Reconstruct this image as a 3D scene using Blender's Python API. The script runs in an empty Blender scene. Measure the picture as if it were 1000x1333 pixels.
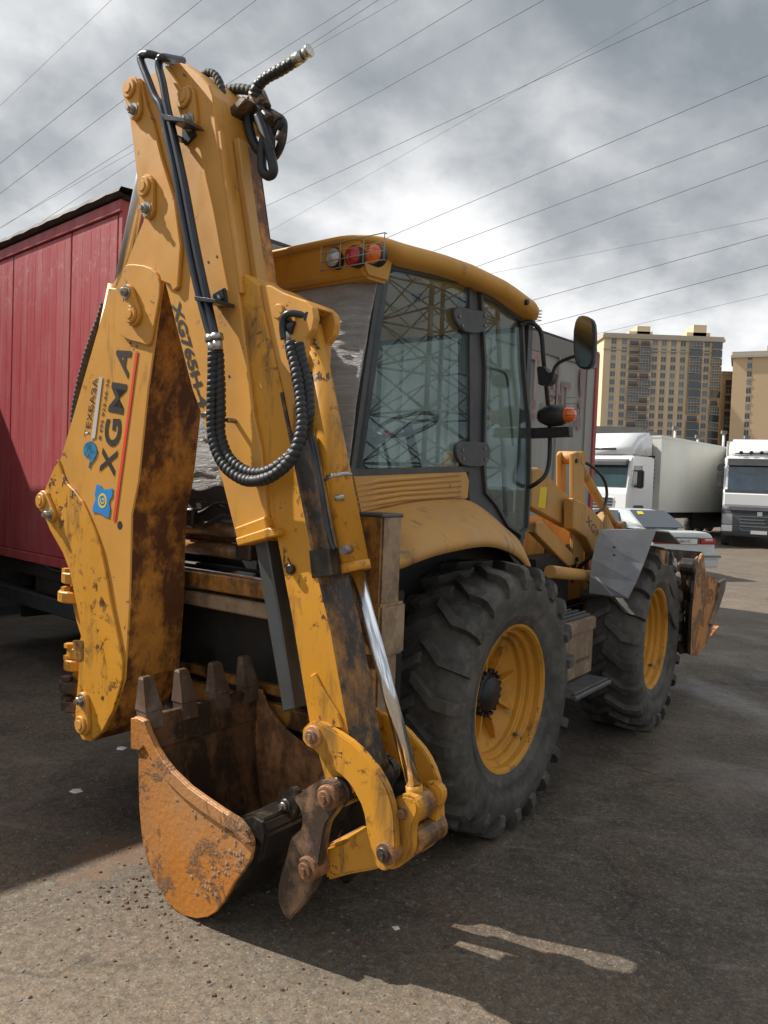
import bpy, bmesh, math, random
from mathutils import Vector, Matrix, noise
R = math.radians
random.seed(7)
SC = bpy.context.scene
COL = SC.collection

# ------------------------------------------------------------------ camera, sky, sun, exposure
cam = bpy.data.cameras.new('camera'); cam_ob = bpy.data.objects.new('camera', cam); COL.objects.link(cam_ob)
PITCH, ROLL = R(2.1), R(2.2)
fw = Vector((0, math.cos(PITCH), -math.sin(PITCH))); rt = Vector((1, 0, 0)); up = rt.cross(fw)
r2 = rt*math.cos(ROLL) + up*math.sin(ROLL); u2 = up*math.cos(ROLL) - rt*math.sin(ROLL)
cam_ob.matrix_world = Matrix(((r2.x, u2.x, -fw.x, 0), (r2.y, u2.y, -fw.y, 0), (r2.z, u2.z, -fw.z, 1.77), (0, 0, 0, 1)))
cam.sensor_fit = 'VERTICAL'; cam.sensor_height = 24.0; cam.lens = 24.0*1000/1333
cam.clip_start = 0.05; cam.clip_end = 4000
SC.camera = cam_ob

SUN = Vector((1.1, -0.35, -1.12)).normalized()         # the way the light travels
sun = bpy.data.lights.new('sun', 'SUN'); sun.energy = 4.5; sun.angle = R(0.6); sun.color = (1.0, 0.95, 0.87)
so = bpy.data.objects.new('sun', sun); COL.objects.link(so); so.rotation_euler = SUN.to_track_quat('-Z', 'Y').to_euler()
W = bpy.data.worlds.new('World'); SC.world = W; W.use_nodes = True
nt = W.node_tree; nt.nodes.clear(); N = nt.nodes.new; LK = nt.links.new
wo = N('ShaderNodeOutputWorld'); bg = N('ShaderNodeBackground'); bg.inputs[1].default_value = 0.1; LK(bg.outputs[0], wo.inputs[0])
sky = N('ShaderNodeTexSky'); sky.sky_type = 'NISHITA'; sky.sun_disc = False
sky.sun_elevation = math.asin(-SUN.z); sky.sun_rotation = math.atan2(-SUN.x, -SUN.y)
geo = N('ShaderNodeTexCoord'); sep = N('ShaderNodeSeparateXYZ'); LK(geo.outputs['Generated'], sep.inputs[0])
def vm(op, a, b):
    n = N('ShaderNodeMath'); n.operation = op
    for i, v in enumerate((a, b)):
        if isinstance(v, (int, float)): n.inputs[i].default_value = v
        elif v is not None: LK(v, n.inputs[i])
    return n.outputs[0]
zz = vm('ADD', vm('MAXIMUM', sep.outputs[2], 0.0), 0.50)
cb = N('ShaderNodeCombineXYZ'); LK(vm('DIVIDE', sep.outputs[0], zz), cb.inputs[0]); LK(vm('DIVIDE', sep.outputs[1], zz), cb.inputs[1])
SKY_OFF = (12.35, 2.53, 0.04)
def nz(scale, det, rough, dist, off):
    mp = N('ShaderNodeMapping'); mp.inputs['Location'].default_value = off; LK(cb.outputs[0], mp.inputs[0])
    n = N('ShaderNodeTexNoise'); n.inputs['Scale'].default_value = scale; n.inputs['Detail'].default_value = det
    n.inputs['Roughness'].default_value = rough; n.inputs['Distortion'].default_value = dist; LK(mp.outputs[0], n.inputs[0]); return n.outputs[0]
n1 = nz(1.7, 10, 0.52, 0.12, SKY_OFF); n2 = nz(6.5, 9, 0.58, 0.25, (5.3, 1.7, 0))
nn = vm('ADD', vm('MULTIPLY', n1, 0.82), vm('MULTIPLY', n2, 0.18))
def ramp(src, pts):
    r = N('ShaderNodeValToRGB'); e = r.color_ramp.elements
    while len(e) < len(pts): e.new(0.5)
    for k, (p, c) in enumerate(pts): e[k].position = p; e[k].color = tuple(c) + (1,)
    LK(src, r.inputs[0]); return r.outputs[0]
cc = ramp(nn, [(0.39, (6.9, 7.0, 7.1)), (0.43, (5.8, 5.9, 6.0)), (0.475, (4.4, 4.55, 4.7)), (0.53, (3.0, 3.2, 3.42)), (0.61, (1.85, 2.08, 2.32))])
cm = ramp(nz(0.8, 7, 0.6, 0.4, (9.2, 4.4, 0)), [(0.25, (0, 0, 0)), (0.36, (1, 1, 1))])
mx = N('ShaderNodeMix'); mx.data_type = 'RGBA'; LK(cm, mx.inputs[0]); LK(sky.outputs[0], mx.inputs[6]); LK(cc, mx.inputs[7]); LK(mx.outputs[2], bg.inputs[0])
SC.view_settings.view_transform = 'Standard'; SC.view_settings.look = 'None'
SC.view_settings.exposure = 0.60; SC.view_settings.gamma = 1.0; SC.view_settings.use_curve_mapping = False
SC.render.engine = 'CYCLES'

# ------------------------------------------------------------------ materials
MATS = {}
class NT:
    def __init__(s, name):
        s.m = bpy.data.materials.new(name); s.m.use_nodes = True; s.t = s.m.node_tree; s.t.nodes.clear()
        s.out = s.n('ShaderNodeOutputMaterial'); s.co = s.n('ShaderNodeTexCoord').outputs['Object']
    def n(s, k, **kw):
        a = s.t.nodes.new(k)
        for i, v in kw.items(): setattr(a, i, v)
        return a
    def l(s, a, b): s.t.links.new(a, b)
    def put(s, sock, v):
        if hasattr(v, 'is_output'): s.l(v, sock)
        else: sock.default_value = v
    def noise(s, scale, det=5, rough=0.6, dist=0.0, stretch=None, off=(0, 0, 0), co=None):
        a = s.n('ShaderNodeTexNoise'); a.inputs['Scale'].default_value = scale; a.inputs['Detail'].default_value = det
        a.inputs['Roughness'].default_value = rough; a.inputs['Distortion'].default_value = dist
        mp = s.n('ShaderNodeMapping'); mp.inputs['Scale'].default_value = stretch or (1, 1, 1); mp.inputs['Location'].default_value = off
        s.l(co or s.co, mp.inputs[0]); s.l(mp.outputs[0], a.inputs[0]); return a.outputs[0]
    def ramp(s, f, *pts):
        r = s.n('ShaderNodeValToRGB'); e = r.color_ramp.elements
        while len(e) < len(pts): e.new(0.5)
        for k, (p, c) in enumerate(pts):
            if isinstance(c, (int, float)): c = (c, c, c)
            e[k].position = p; e[k].color = tuple(c) + (1,)
        s.l(f, r.inputs[0]); return r.outputs[0]
    def mix(s, f, a, b, mode='MIX'):
        m = s.n('ShaderNodeMix', data_type='RGBA', blend_type=mode)
        s.put(m.inputs[0], f)
        for i, v in ((6, a), (7, b)):
            if isinstance(v, tuple) and len(v) == 3: v = v + (1,)
            s.put(m.inputs[i], v)
        return m.outputs[2]
    def math(s, op, a, b=0.0):
        m = s.n('ShaderNodeMath', operation=op); s.put(m.inputs[0], a); s.put(m.inputs[1], b); return m.outputs[0]
    def bump(s, h, strength=0.3, dist=0.01):
        b = s.n('ShaderNodeBump'); b.inputs['Strength'].default_value = strength; b.inputs['Distance'].default_value = dist
        s.l(h, b.inputs['Height']); return b.outputs[0]
    def finish(s, col, rough=0.5, metal=0.0, nrm=None, spec=0.5, coat=0.0, alpha=None):
        p = s.n('ShaderNodeBsdfPrincipled')
        if isinstance(col, tuple) and len(col) == 3: col = col + (1,)
        s.put(p.inputs['Base Color'], col); s.put(p.inputs['Roughness'], rough); s.put(p.inputs['Metallic'], metal)
        p.inputs['Specular IOR Level'].default_value = spec; p.inputs['Coat Weight'].default_value = coat
        if nrm is not None: s.l(nrm, p.inputs['Normal'])
        s.l(p.outputs[0], s.out.inputs[0]); return s.m

def paint(name, base, dirt=0.3, rust=0.2, rough=0.42, dirtcol=(0.10, 0.065, 0.035), dust=0.25, lo=None):
    """worn machine paint: faded tone, dust film, brown dirt runs, small chips of rust"""
    s = NT(name)
    c = s.mix(s.ramp(s.noise(2.3, 6), (0.3, 0), (0.7, 1)), base, tuple(v*0.80 for v in base))
    c = s.mix(s.math('MULTIPLY', s.ramp(s.noise(5.0, 8, 0.65, 0.5), (0.42, 0), (0.75, 1)), dust), c, (0.42, 0.28, 0.15))
    runs = s.ramp(s.noise(3.2, 9, 0.68, 0.6, (2.2, 2.2, 0.55)), (0.62 - 0.22*dirt, 0), (0.72 - 0.16*dirt, 1))
    c = s.mix(s.math('MULTIPLY', runs, min(1, 0.35 + dirt)), c, dirtcol)
    ch = s.ramp(s.noise(15, 9, 0.70, 0.3, off=(4, 2, 1)), (0.68 - 0.12*rust, 0), (0.70 - 0.12*rust, 1))
    big = s.ramp(s.noise(2.0, 3, off=(1, 5, 2)), (0.46, 0), (0.60, 1))
    ch = s.math('MULTIPLY', ch, big)
    if rust > 0: c = s.mix(ch, c, (0.075, 0.028, 0.016))
    scr = s.ramp(s.noise(9, 10, 0.8, 1.5, (9, 9, 0.8)), (0.68, 0), (0.72, 0.5))
    c = s.mix(scr, c, (0.16, 0.09, 0.05))
    rg = s.ramp(s.noise(8, 5), (0.2, rough - 0.08), (0.8, rough + 0.2))
    h = s.math('ADD', s.math('MULTIPLY', s.noise(60, 3), 0.15), s.math('MULTIPLY', ch, -0.5))
    return s.finish(c, rg, 0, s.bump(h, 0.25, 0.003), 0.45)
YEL = (0.64, 0.305, 0.048)
MATS['yellow'] = paint('boom_yellow_paint', YEL, 0.10, 0.55, 0.40, dust=0.22)
MATS['yellow_low'] = paint('chipped_yellow_paint', (0.66, 0.30, 0.022), 0.30, 1.0, 0.40, dust=0.12)
MATS['yellow_pale'] = paint('faded_yellow_paint', (0.58, 0.31, 0.075), 0.10, 0.2, 0.48, dust=0.4)
MATS['yellow_dusty'] = paint('dusty_yellow_paint', (0.56, 0.295, 0.075), 0.30, 0.3, 0.58, dust=0.55)
MATS['yellow_roof'] = paint('cab_roof_paint', (0.66, 0.33, 0.045), 0.05, 0.0, 0.45, dust=0.15)
def grime(name, base, deep, amount, rough=0.55, wet=0.0):
    s = NT(name)
    f = s.ramp(s.math('ADD', s.math('MULTIPLY', s.noise(3.0, 12, 0.70, 0.12, (1.5, 1.5, 0.8)), 0.75), s.math('MULTIPLY', s.noise(17, 9, 0.75), 0.25)), (0.50 - amount*0.16, 0), (0.585 - amount*0.12, 1))
    g = s.ramp(s.noise(14, 8, 0.7, 0.4), (0.4, 0), (0.65, 1))
    c = s.mix(f, base, deep)
    c = s.mix(s.math('MULTIPLY', g, 0.35), c, tuple(v*0.45 for v in deep))
    c = s.mix(s.ramp(s.noise(55, 8, 0.8, off=(3, 1, 2)), (0.60, 0), (0.66, 0.6)), c, tuple(v*0.4 for v in deep))
    c = s.mix(s.ramp(s.noise(11, 9, 0.8, 0.2, (3, 3, 0.5), off=(8, 1, 2)), (0.64, 0), (0.68, 0.5)), c, tuple(min(1, v*1.25+0.03) for v in base))
    rg = s.ramp(s.noise(5, 6), (0.3, max(0.08, rough - wet)), (0.7, rough))
    return s.finish(c, rg, 0, s.bump(s.noise(22, 8, 0.7), 0.5, 0.006), 0.5)
MATS['rusty'] = grime('rust_stained_boom_face', (0.62, 0.265, 0.045), (0.13, 0.046, 0.016), 0.42)
MATS['greasy'] = grime('greasy_dark_face', (0.40, 0.185, 0.038), (0.036, 0.023, 0.015), 0.52, 0.5, 0.2)
MATS['mudmetal'] = grime('mud_caked_steel', (0.30, 0.18, 0.105), (0.055, 0.036, 0.026), 0.45, 0.6, 0.3)
MATS['blackmud'] = grime('oily_black_steel', (0.085, 0.066, 0.050), (0.022, 0.018, 0.015), 0.5, 0.45, 0.25)
MATS['brownyel'] = grime('dirty_yellow_beam', (0.42, 0.20, 0.045), (0.10, 0.050, 0.022), 0.35, 0.5, 0.3)
MATS['brownpale'] = grime('dusty_steel_panel', (0.37, 0.265, 0.165), (0.20, 0.135, 0.085), 0.3, 0.65)
MATS['bucket_in'] = grime('wet_bucket_inside', (0.20, 0.100, 0.048), (0.040, 0.025, 0.016), 0.42, 0.55, 0.25)
MATS['rustwarm'] = grime('rusty_earth_plate', (0.50, 0.235, 0.095), (0.17, 0.08, 0.038), 0.42, 0.7)
def bucketpaint():
    s = NT('scraped_orange_bucket_paint')
    c = s.mix(s.ramp(s.noise(3, 6), (0.35, 0), (0.7, 1)), (0.52, 0.195, 0.028), (0.38, 0.15, 0.035))
    m = s.ramp(s.noise(3.4, 12, 0.72, 0.9, off=(3, 0, 7)), (0.50, 0), (0.56, 1))
    m2 = s.ramp(s.noise(26, 10, 0.75), (0.42, 0), (0.50, 1))
    mm = s.math('MULTIPLY', m, m2)
    c = s.mix(s.math('MULTIPLY', s.ramp(s.noise(1.4, 5, off=(1, 2, 0)), (0.4, 0), (0.62, 1)), 0.55), c, (0.42, 0.25, 0.14))
    c = s.mix(mm, c, (0.33, 0.19, 0.105))
    c = s.mix(s.ramp(s.noise(40, 8, 0.75, off=(2, 2, 2)), (0.66, 0), (0.70, 0.8)), c, (0.09, 0.035, 0.02))
    return s.finish(c, s.mix(mm, (0.42,)*3, (0.85,)*3), 0, s.bump(s.math('ADD', s.math('MULTIPLY', mm, 0.9), s.math('MULTIPLY', s.noise(45, 6), 0.2)), 0.9, 0.02), 0.4)
MATS['bucket'] = bucketpaint()
def plain(name, col, rough=0.5, metal=0.0, var=0.25, scale=6, bump=0.15, spec=0.5, coat=0.0, dirt=0.0, dc=(0.12, 0.09, 0.06)):
    s = NT(name)
    c = s.mix(s.ramp(s.noise(scale, 6), (0.3, 0), (0.7, 1)), col, tuple(v*(1 - var) for v in col))
    if dirt: c = s.mix(s.math('MULTIPLY', s.ramp(s.noise(scale*0.6, 8, 0.7, off=(3, 1, 4)), (0.40, 0), (0.66, 1)), dirt), c, dc)
    rg = s.ramp(s.noise(scale*2, 4), (0.2, max(0.03, rough - 0.06)), (0.8, min(1, rough + 0.1)))
    return s.finish(c, rg, metal, s.bump(s.noise(scale*9, 4), bump, 0.002) if bump else None, spec, coat)
MATS['pipe'] = plain('dark_steel_pipe', (0.045, 0.055, 0.070), 0.32, 0.5, 0.3, dirt=0.2)
MATS['hose'] = plain('black_rubber_hose', (0.018, 0.019, 0.022), 0.5, 0, 0.3, 20)
MATS['hosedust'] = plain('dusty_spiral_hose', (0.045, 0.044, 0.042), 0.7, 0, 0.4, 20, dirt=0.4)
MATS['fitting'] = plain('zinc_fitting', (0.48, 0.47, 0.44), 0.32, 0.9, 0.3, 30)
MATS['chrome'] = plain('chromed_rod', (0.74, 0.76, 0.80), 0.11, 1.0, 0.08, 9, 0.06)
MATS['steelgrey'] = plain('dull_grey_steel', (0.10, 0.115, 0.125), 0.45, 0.55, 0.3, 8, dirt=0.3)
MATS['rodgrey'] = plain('light_grey_rod', (0.50, 0.50, 0.50), 0.3, 0.8, 0.2, 5)
MATS['bolt'] = plain('worn_bolt_steel', (0.32, 0.30, 0.28), 0.38, 0.8, 0.4, 40)
MATS['tooth'] = grime('worn_tooth_steel', (0.19, 0.15, 0.12), (0.10, 0.060, 0.038), 0.75, 0.45)
MATS['tooth_alias'] = MATS['tooth']  # second key for the same tooth steel
MATS['frame'] = plain('dark_grey_cab_frame', (0.050, 0.055, 0.062), 0.45, 0, 0.25, 5, dirt=0.35, dc=(0.14, 0.12, 0.10))
MATS['black'] = plain('matt_black_plastic', (0.018, 0.019, 0.021), 0.45, 0, 0.2, 8)
MATS['dark'] = plain('dark_chassis', (0.016, 0.015, 0.014), 0.7, 0, 0.4, 4, dirt=0.4, dc=(0.05, 0.04, 0.03))
MATS['seat'] = plain('grey_seat_cloth', (0.06, 0.065, 0.07), 0.9)
MATS['fendgrey'] = plain('scuffed_grey_mudguard', (0.24, 0.25, 0.27), 0.42, 0, 0.35, 7, 0.3, dirt=0.5, dc=(0.20, 0.18, 0.155))
MATS['white'] = plain('white_truck_paint', (0.78, 0.79, 0.80), 0.3, 0, 0.06, 1.5, 0, coat=0.3)
MATS['whitebox'] = plain('off_white_trailer_panel', (0.66, 0.66, 0.62), 0.45, 0, 0.08, 0.8, 0, dirt=0.15, dc=(0.4, 0.38, 0.33))
MATS['silver'] = plain('silver_car_paint', (0.60, 0.65, 0.66), 0.28, 0.15, 0.08, 2, 0, coat=0.6, dirt=0.15, dc=(0.3, 0.28, 0.25))
MATS['carbumper'] = plain('grey_bumper', (0.20, 0.20, 0.20), 0.5, 0, 0.2, 4, dirt=0.3)
MATS['grey_truck'] = plain('charcoal_truck_plastic', (0.075, 0.083, 0.095), 0.45, 0, 0.2, 3)
MATS['redlamp'] = plain('red_lamp_lens', (0.45, 0.015, 0.03), 0.15, 0, 0.3, 30, 0.1, coat=0.5)
MATS['orangelamp'] = plain('orange_lamp_lens', (0.85, 0.16, 0.012), 0.2, 0, 0.3, 30, 0.1, coat=0.5)
MATS['clearlamp'] = plain('clear_lamp_lens', (0.55, 0.56, 0.58), 0.15, 0.2, 0.4, 40, 0.3, coat=0.6)
MATS['wire'] = plain('lamp_guard_wire', (0.38, 0.33, 0.27), 0.5, 0.5)
MATS['plate'] = plain('white_number_plate', (0.7, 0.7, 0.68), 0.4, 0, 0.05, 5, 0)
MATS['ink'] = plain('black_decal', (0.022, 0.020, 0.020), 0.5, 0, 0.3, 20, 0, dirt=0.25, dc=(0.08, 0.05, 0.02))
MATS['redink'] = plain('red_decal', (0.72, 0.055, 0.025), 0.5, 0, 0.15, 9, 0)
MATS['blueink'] = plain('blue_decal', (0.02, 0.24, 0.62), 0.45, 0, 0.15, 9, 0)
MATS['blueink2'] = plain('mottled_blue_decal', (0.03, 0.30, 0.55), 0.45, 0, 0.9, 60, 0)
MATS['whiteink'] = plain('faint_white_decal', (0.55, 0.50, 0.46), 0.5, 0, 0.15, 9, 0)
MATS['yelink'] = plain('yellow_decal', (0.78, 0.58, 0.02), 0.5, 0, 0.1, 9, 0)
MATS['pinkink'] = plain('faded_pink_lettering', (0.34, 0.225, 0.215), 0.6, 0, 0.3, 1.2, 0)
MATS['cable'] = plain('power_cable_black', (0.14, 0.14, 0.15), 0.6, 0, 0.1, 1, 0)
MATS['pylon'] = plain('galvanised_lattice', (0.09, 0.10, 0.11), 0.6, 0.3)
def tyremat():
    s = NT('worn_tyre_rubber')
    c = s.mix(s.ramp(s.noise(4, 8, 0.7, 0.4), (0.35, 0), (0.7, 1)), (0.036, 0.035, 0.033), (0.105, 0.098, 0.086))
    c = s.mix(s.math('MULTIPLY', s.ramp(s.noise(11, 9, 0.75, 0.7, off=(1, 0, 3)), (0.48, 0), (0.64, 1)), 0.60), c, (0.15, 0.135, 0.112))
    c = s.mix(s.ramp(s.noise(30, 10, 0.8, 2.2, (1, 1, 3)), (0.66, 0), (0.70, 0.35)), c, (0.17, 0.165, 0.155))
    return s.finish(c, s.ramp(s.noise(6, 4), (0.3, 0.5), (0.7, 0.78)), 0, s.bump(s.noise(34, 8, 0.7), 0.25, 0.004), 0.4)
MATS['tyre'] = tyremat()
MATS['rim'] = paint('rim_yellow_paint', (0.62, 0.28, 0.022), 0.45, 0.3, 0.42, dust=0.15)
def glass(name, tint, dust, gl, rough=0.0):
    s = NT(name)
    tr = s.n('ShaderNodeBsdfTransparent'); tr.inputs[0].default_value = tint + (1,)
    g = s.n('ShaderNodeBsdfGlossy'); g.inputs['Roughness'].default_value = rough; g.inputs[0].default_value = (0.66, 0.78, 0.82, 1)
    fr = s.n('ShaderNodeFresnel'); gm = s.n('ShaderNodeNewGeometry'); s.l(s.math('SUBTRACT', 1.5, s.math('MULTIPLY', gm.outputs['Backfacing'], 0.8333)), fr.inputs[0])
    m = s.n('ShaderNodeMixShader'); s.l(s.math('MINIMUM', s.math('ADD', s.math('MULTIPLY', fr.outputs[0], 0.95), gl), 1.0), m.inputs[0]); s.l(tr.outputs[0], m.inputs[1]); s.l(g.outputs[0], m.inputs[2])
    d = s.n('ShaderNodeBsdfDiffuse'); d.inputs[0].default_value = (0.46, 0.54, 0.52, 1)
    m2 = s.n('ShaderNodeMixShader'); s.l(s.ramp(s.noise(3, 9, 0.7, 0.6), (0.3, dust*0.6), (0.75, dust*2.2)), m2.inputs[0]); s.l(m.outputs[0], m2.inputs[1]); s.l(d.outputs[0], m2.inputs[2])
    s.l(m2.outputs[0], s.out.inputs[0]); return s.m
MATS['glass'] = glass('tinted_cab_glass', (0.86, 0.93, 0.93), 0.024, 0.0)
MATS['glass_door'] = glass('dusty_cab_glass', (0.86, 0.92, 0.90), 0.035, 0.015)
MATS['glass_dark'] = plain('dark_vehicle_glass', (0.030, 0.045, 0.060), 0.08, 0, 0.3, 1.5, 0, spec=0.9)
MATS['glass_teal'] = plain('teal_windscreen', (0.035, 0.075, 0.085), 0.08, 0, 0.5, 1.2, 0, spec=0.9)
MATS['glass_blue'] = plain('blue_windscreen', (0.016, 0.055, 0.10), 0.08, 0, 0.8, 1.4, 0, spec=0.9)
MATS['mirrorglass'] = plain('mirror_glass', (0.30, 0.34, 0.33), 0.05, 1.0, 0.1, 3, 0)
def film():
    s = NT('wrinkled_white_stretch_film')
    h = s.noise(7, 9, 0.65, 1.0, (0.5, 0.5, 4.0)); h2 = s.noise(26, 6, 0.7, 0.6, (0.8, 0.8, 2.4), off=(2, 1, 0))
    f = s.ramp(s.math('ADD', s.math('MULTIPLY', h, 0.6), s.math('MULTIPLY', h2, 0.4)), (0.38, 0), (0.60, 1))
    c = s.mix(f, (0.74, 0.74, 0.75), (0.92, 0.92, 0.92))
    nb = s.bump(s.math('ADD', h, s.math('MULTIPLY', h2, 0.5)), 1.0, 0.06)
    s.finish(c, 0.24, 0, nb, 0.7); p = [x for x in s.t.nodes if x.type == 'BSDF_PRINCIPLED'][0]
    tl = s.n('ShaderNodeBsdfTranslucent'); tl.inputs[0].default_value = (0.93, 0.94, 0.95, 1); s.l(nb, tl.inputs['Normal'])
    mx = s.n('ShaderNodeMixShader'); mx.inputs[0].default_value = 0.5; s.l(p.outputs[0], mx.inputs[1]); s.l(tl.outputs[0], mx.inputs[2]); s.l(mx.outputs[0], s.out.inputs[0]); return s.m
MATS['film'] = film()
def redpanel():
    s = NT('faded_red_door_panel')
    c = s.mix(s.ramp(s.noise(1.5, 6, 0.6, 0.3, (4, 4, 0.35)), (0.3, 0), (0.7, 1)), (0.36, 0.030, 0.046), (0.40, 0.110, 0.108))
    c = s.mix(s.math('MULTIPLY', s.ramp(s.noise(3, 9, 0.7), (0.5, 0), (0.7, 1)), 0.3), c, (0.40, 0.20, 0.19))
    sp = s.n('ShaderNodeSeparateXYZ'); s.l(s.co, sp.inputs[0])
    hi = s.ramp(s.math('MULTIPLY', sp.outputs[2], 0.25), (0.80, 0), (0.86, 1), (0.92, 1), (0.945, 0))
    c = s.mix(s.math('MULTIPLY', hi, s.ramp(s.noise(9, 9, 0.8, 0.4, off=(2, 1, 5)), (0.54, 0), (0.62, 0.40))), c, (0.50, 0.36, 0.34))
    c = s.mix(s.ramp(s.noise(12, 8, 0.75, off=(0, 3, 0)), (0.68, 0), (0.72, 0.7)), c, (0.10, 0.03, 0.03))
    return s.finish(c, 0.5, 0, s.bump(s.noise(2.0, 4, 0.5, 0, (9, 9, 0.6)), 0.35, 0.02), 0.4)
MATS['red'] = redpanel()
def curtain():
    s = NT('grey_curtain_tarpaulin')
    c = s.mix(s.ramp(s.noise(1.6, 7, 0.6, 0.3, (2, 2, 0.3)), (0.3, 0), (0.7, 1)), (0.36, 0.36, 0.335), (0.27, 0.27, 0.25))
    return s.finish(c, 0.6, 0, s.bump(s.noise(1.3, 4, 0.5, 0, (3, 3, 0.3)), 0.5, 0.05), 0.4)
MATS['tarp'] = curtain()
MATS['tarpdark'] = plain('weathered_roof_tarpaulin', (0.075, 0.072, 0.068), 0.7, 0, 0.5, 3, 0.4, dirt=0.3)
def ground():
    s = NT('damp_worn_asphalt')
    def vor(sc):
        v = s.n('ShaderNodeTexVoronoi'); v.inputs['Scale'].default_value = sc; s.l(s.co, v.inputs[0]); return v
    v1, v2 = vor(62), vor(150)
    g1 = s.n('ShaderNodeSeparateColor'); s.l(v1.outputs['Color'], g1.inputs[0]); g2 = s.n('ShaderNodeSeparateColor'); s.l(v2.outputs['Color'], g2.inputs[0])
    big = s.noise(0.30, 10, 0.62, 0.9); mid = s.noise(1.5, 11, 0.68, 0.5, off=(7, 3, 0)); fine = s.noise(24, 9, 0.74)
    patch = s.math('ADD', s.math('MULTIPLY', big, 0.55), s.math('MULTIPLY', mid, 0.45))
    sp = s.n('ShaderNodeSeparateXYZ'); s.l(s.co, sp.inputs[0])
    # damp round the machine, drier further off; also toned darker in shade, lighter in sun
    along = s.math('ADD', s.math('MULTIPLY', sp.outputs[1], 0.22), s.math('MULTIPLY', sp.outputs[0], 0.06))
    near = s.ramp(s.math('ADD', along, s.math('MULTIPLY', mid, 0.45)), (0.70, 0), (0.98, 1))
    far = s.ramp(s.math('MULTIPLY', sp.outputs[1], 0.1), (0.70, 1), (1.0, 0.5))
    damp = s.math('MULTIPLY', s.math('MULTIPLY', near, far), s.ramp(patch, (0.40, 0.50), (0.56, 1.0)))
    dry_sunlit = s.mix(s.ramp(mid, (0.3, 0), (0.7, 1)), (0.125, 0.094, 0.062), (0.26, 0.200, 0.137))
    wet = s.mix(s.ramp(s.noise(1.1, 12, 0.72, 1.0, off=(3, 3, 0)), (0.40, 0), (0.62, 1)), (0.028, 0.021, 0.016), (0.135, 0.103, 0.075))
    c = s.mix(damp, dry_sunlit, wet)
    mud = s.ramp(s.noise(1.15, 11, 0.72, 0.8, off=(2.2, 8.1, 0)), (0.55, 0), (0.66, 1))
    c = s.mix(s.math('MULTIPLY', mud, 0.55), c, (0.155, 0.090, 0.052))
    c = s.mix(s.math('MULTIPLY', s.math('POWER', g1.outputs[0], 7.0), 0.30), c, (0.30, 0.27, 0.22))
    c = s.mix(s.math('MULTIPLY', s.math('POWER', g2.outputs[0], 6.0), 0.35), c, (0.40, 0.37, 0.33))
    c = s.mix(s.math('MULTIPLY', s.math('POWER', g2.outputs[1], 3.0), 0.45), c, (0.018, 0.015, 0.013))
    c = s.mix(s.ramp(fine, (0.34, 0.55), (0.55, 0.0)), c, (0.018, 0.015, 0.013))
    c = s.mix(s.ramp(s.noise(0.9, 9, 0.6, 1.2, (1, 3.5, 1), off=(5, 1, 0)), (0.60, 0), (0.70, 0.30)), c, (0.27, 0.24, 0.20))
    dx = s.math('MULTIPLY', s.math('ADD', sp.outputs[0], 1.18), 1.1); dy = s.math('MULTIPLY', s.math('SUBTRACT', sp.outputs[1], 3.5), 1.2)
    rr = s.math('ADD', s.math('SQRT', s.math('ADD', s.math('MULTIPLY', dx, dx), s.math('MULTIPLY', dy, dy))), s.math('MULTIPLY', s.noise(4.5, 10, 0.75, 0.8, off=(0, 9, 0)), 1.5))
    c = s.mix(s.ramp(rr, (0.90, 0.7), (1.20, 0.0)), c, (0.17, 0.100, 0.058))
    wp = s.n('ShaderNodeMix', data_type='RGBA', blend_type='ADD'); wp.inputs[0].default_value = 0.5; s.l(s.co, wp.inputs[6]); nw = s.n('ShaderNodeTexNoise'); nw.inputs['Scale'].default_value = 3; s.l(s.co, nw.inputs[0]); s.l(nw.outputs['Color'], wp.inputs[7])
    cr = s.n('ShaderNodeTexVoronoi'); cr.feature = 'DISTANCE_TO_EDGE'; cr.inputs['Scale'].default_value = 0.55; s.l(wp.outputs[2], cr.inputs[0])
    crk = s.math('MULTIPLY', s.ramp(cr.outputs['Distance'], (0.0, 1.0), (0.012, 0.0)), s.ramp(s.noise(0.8, 3, 0.5, off=(1, 2, 0)), (0.50, 0.0), (0.58, 0.45)))
    c = s.mix(crk, c, (0.012, 0.010, 0.009))
    pud = s.ramp(s.noise(0.75, 7, 0.58, 0.6, off=(4.4, 2.6, 0)), (0.47, 0), (0.62, 1))
    rg = s.mix(s.math('MULTIPLY', pud, damp), (0.80,)*3, (0.26,)*3)
    h = s.math('ADD', s.math('MULTIPLY', g1.outputs[0], 0.32), s.math('ADD', s.math('MULTIPLY', fine, 0.7), s.math('MULTIPLY', mid, 2.2)))
    return s.finish(c, rg, 0, s.bump(h, 0.75, 0.010), 0.45)
MATS['ground'] = ground()
MATS['stone'] = plain('pale_gravel_chip', (0.22, 0.205, 0.18), 0.8, 0, 0.6, 3, 0.2)
MATS['driedmud'] = plain('dried_tan_mud', (0.34, 0.195, 0.11), 0.95, 0, 0.35, 12, 0.6)
MATS['mudclod'] = plain('red_brown_clod', (0.17, 0.105, 0.065), 0.9, 0, 0.5, 12, 0.6)
def brick(name, a, b):
    s = NT(name); c = s.mix(s.noise(0.15, 5), a, b); return s.finish(c, 0.85)
MATS['brick'] = brick('pale_yellow_brick', (0.72, 0.57, 0.38), (0.62, 0.49, 0.33))
MATS['brick2'] = brick('tan_brick', (0.64, 0.47, 0.29), (0.56, 0.41, 0.25))
MATS['stonebrown'] = brick('brown_stone_base', (0.10, 0.075, 0.06), (0.08, 0.06, 0.05))
MATS['whitetrim'] = brick('pale_plaster_trim', (0.50, 0.44, 0.35), (0.42, 0.38, 0.3))
MATS['farglass2'] = plain('curtained_window', (0.30, 0.29, 0.27), 0.3, 0, 0.5, 0.3, 0)
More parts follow.
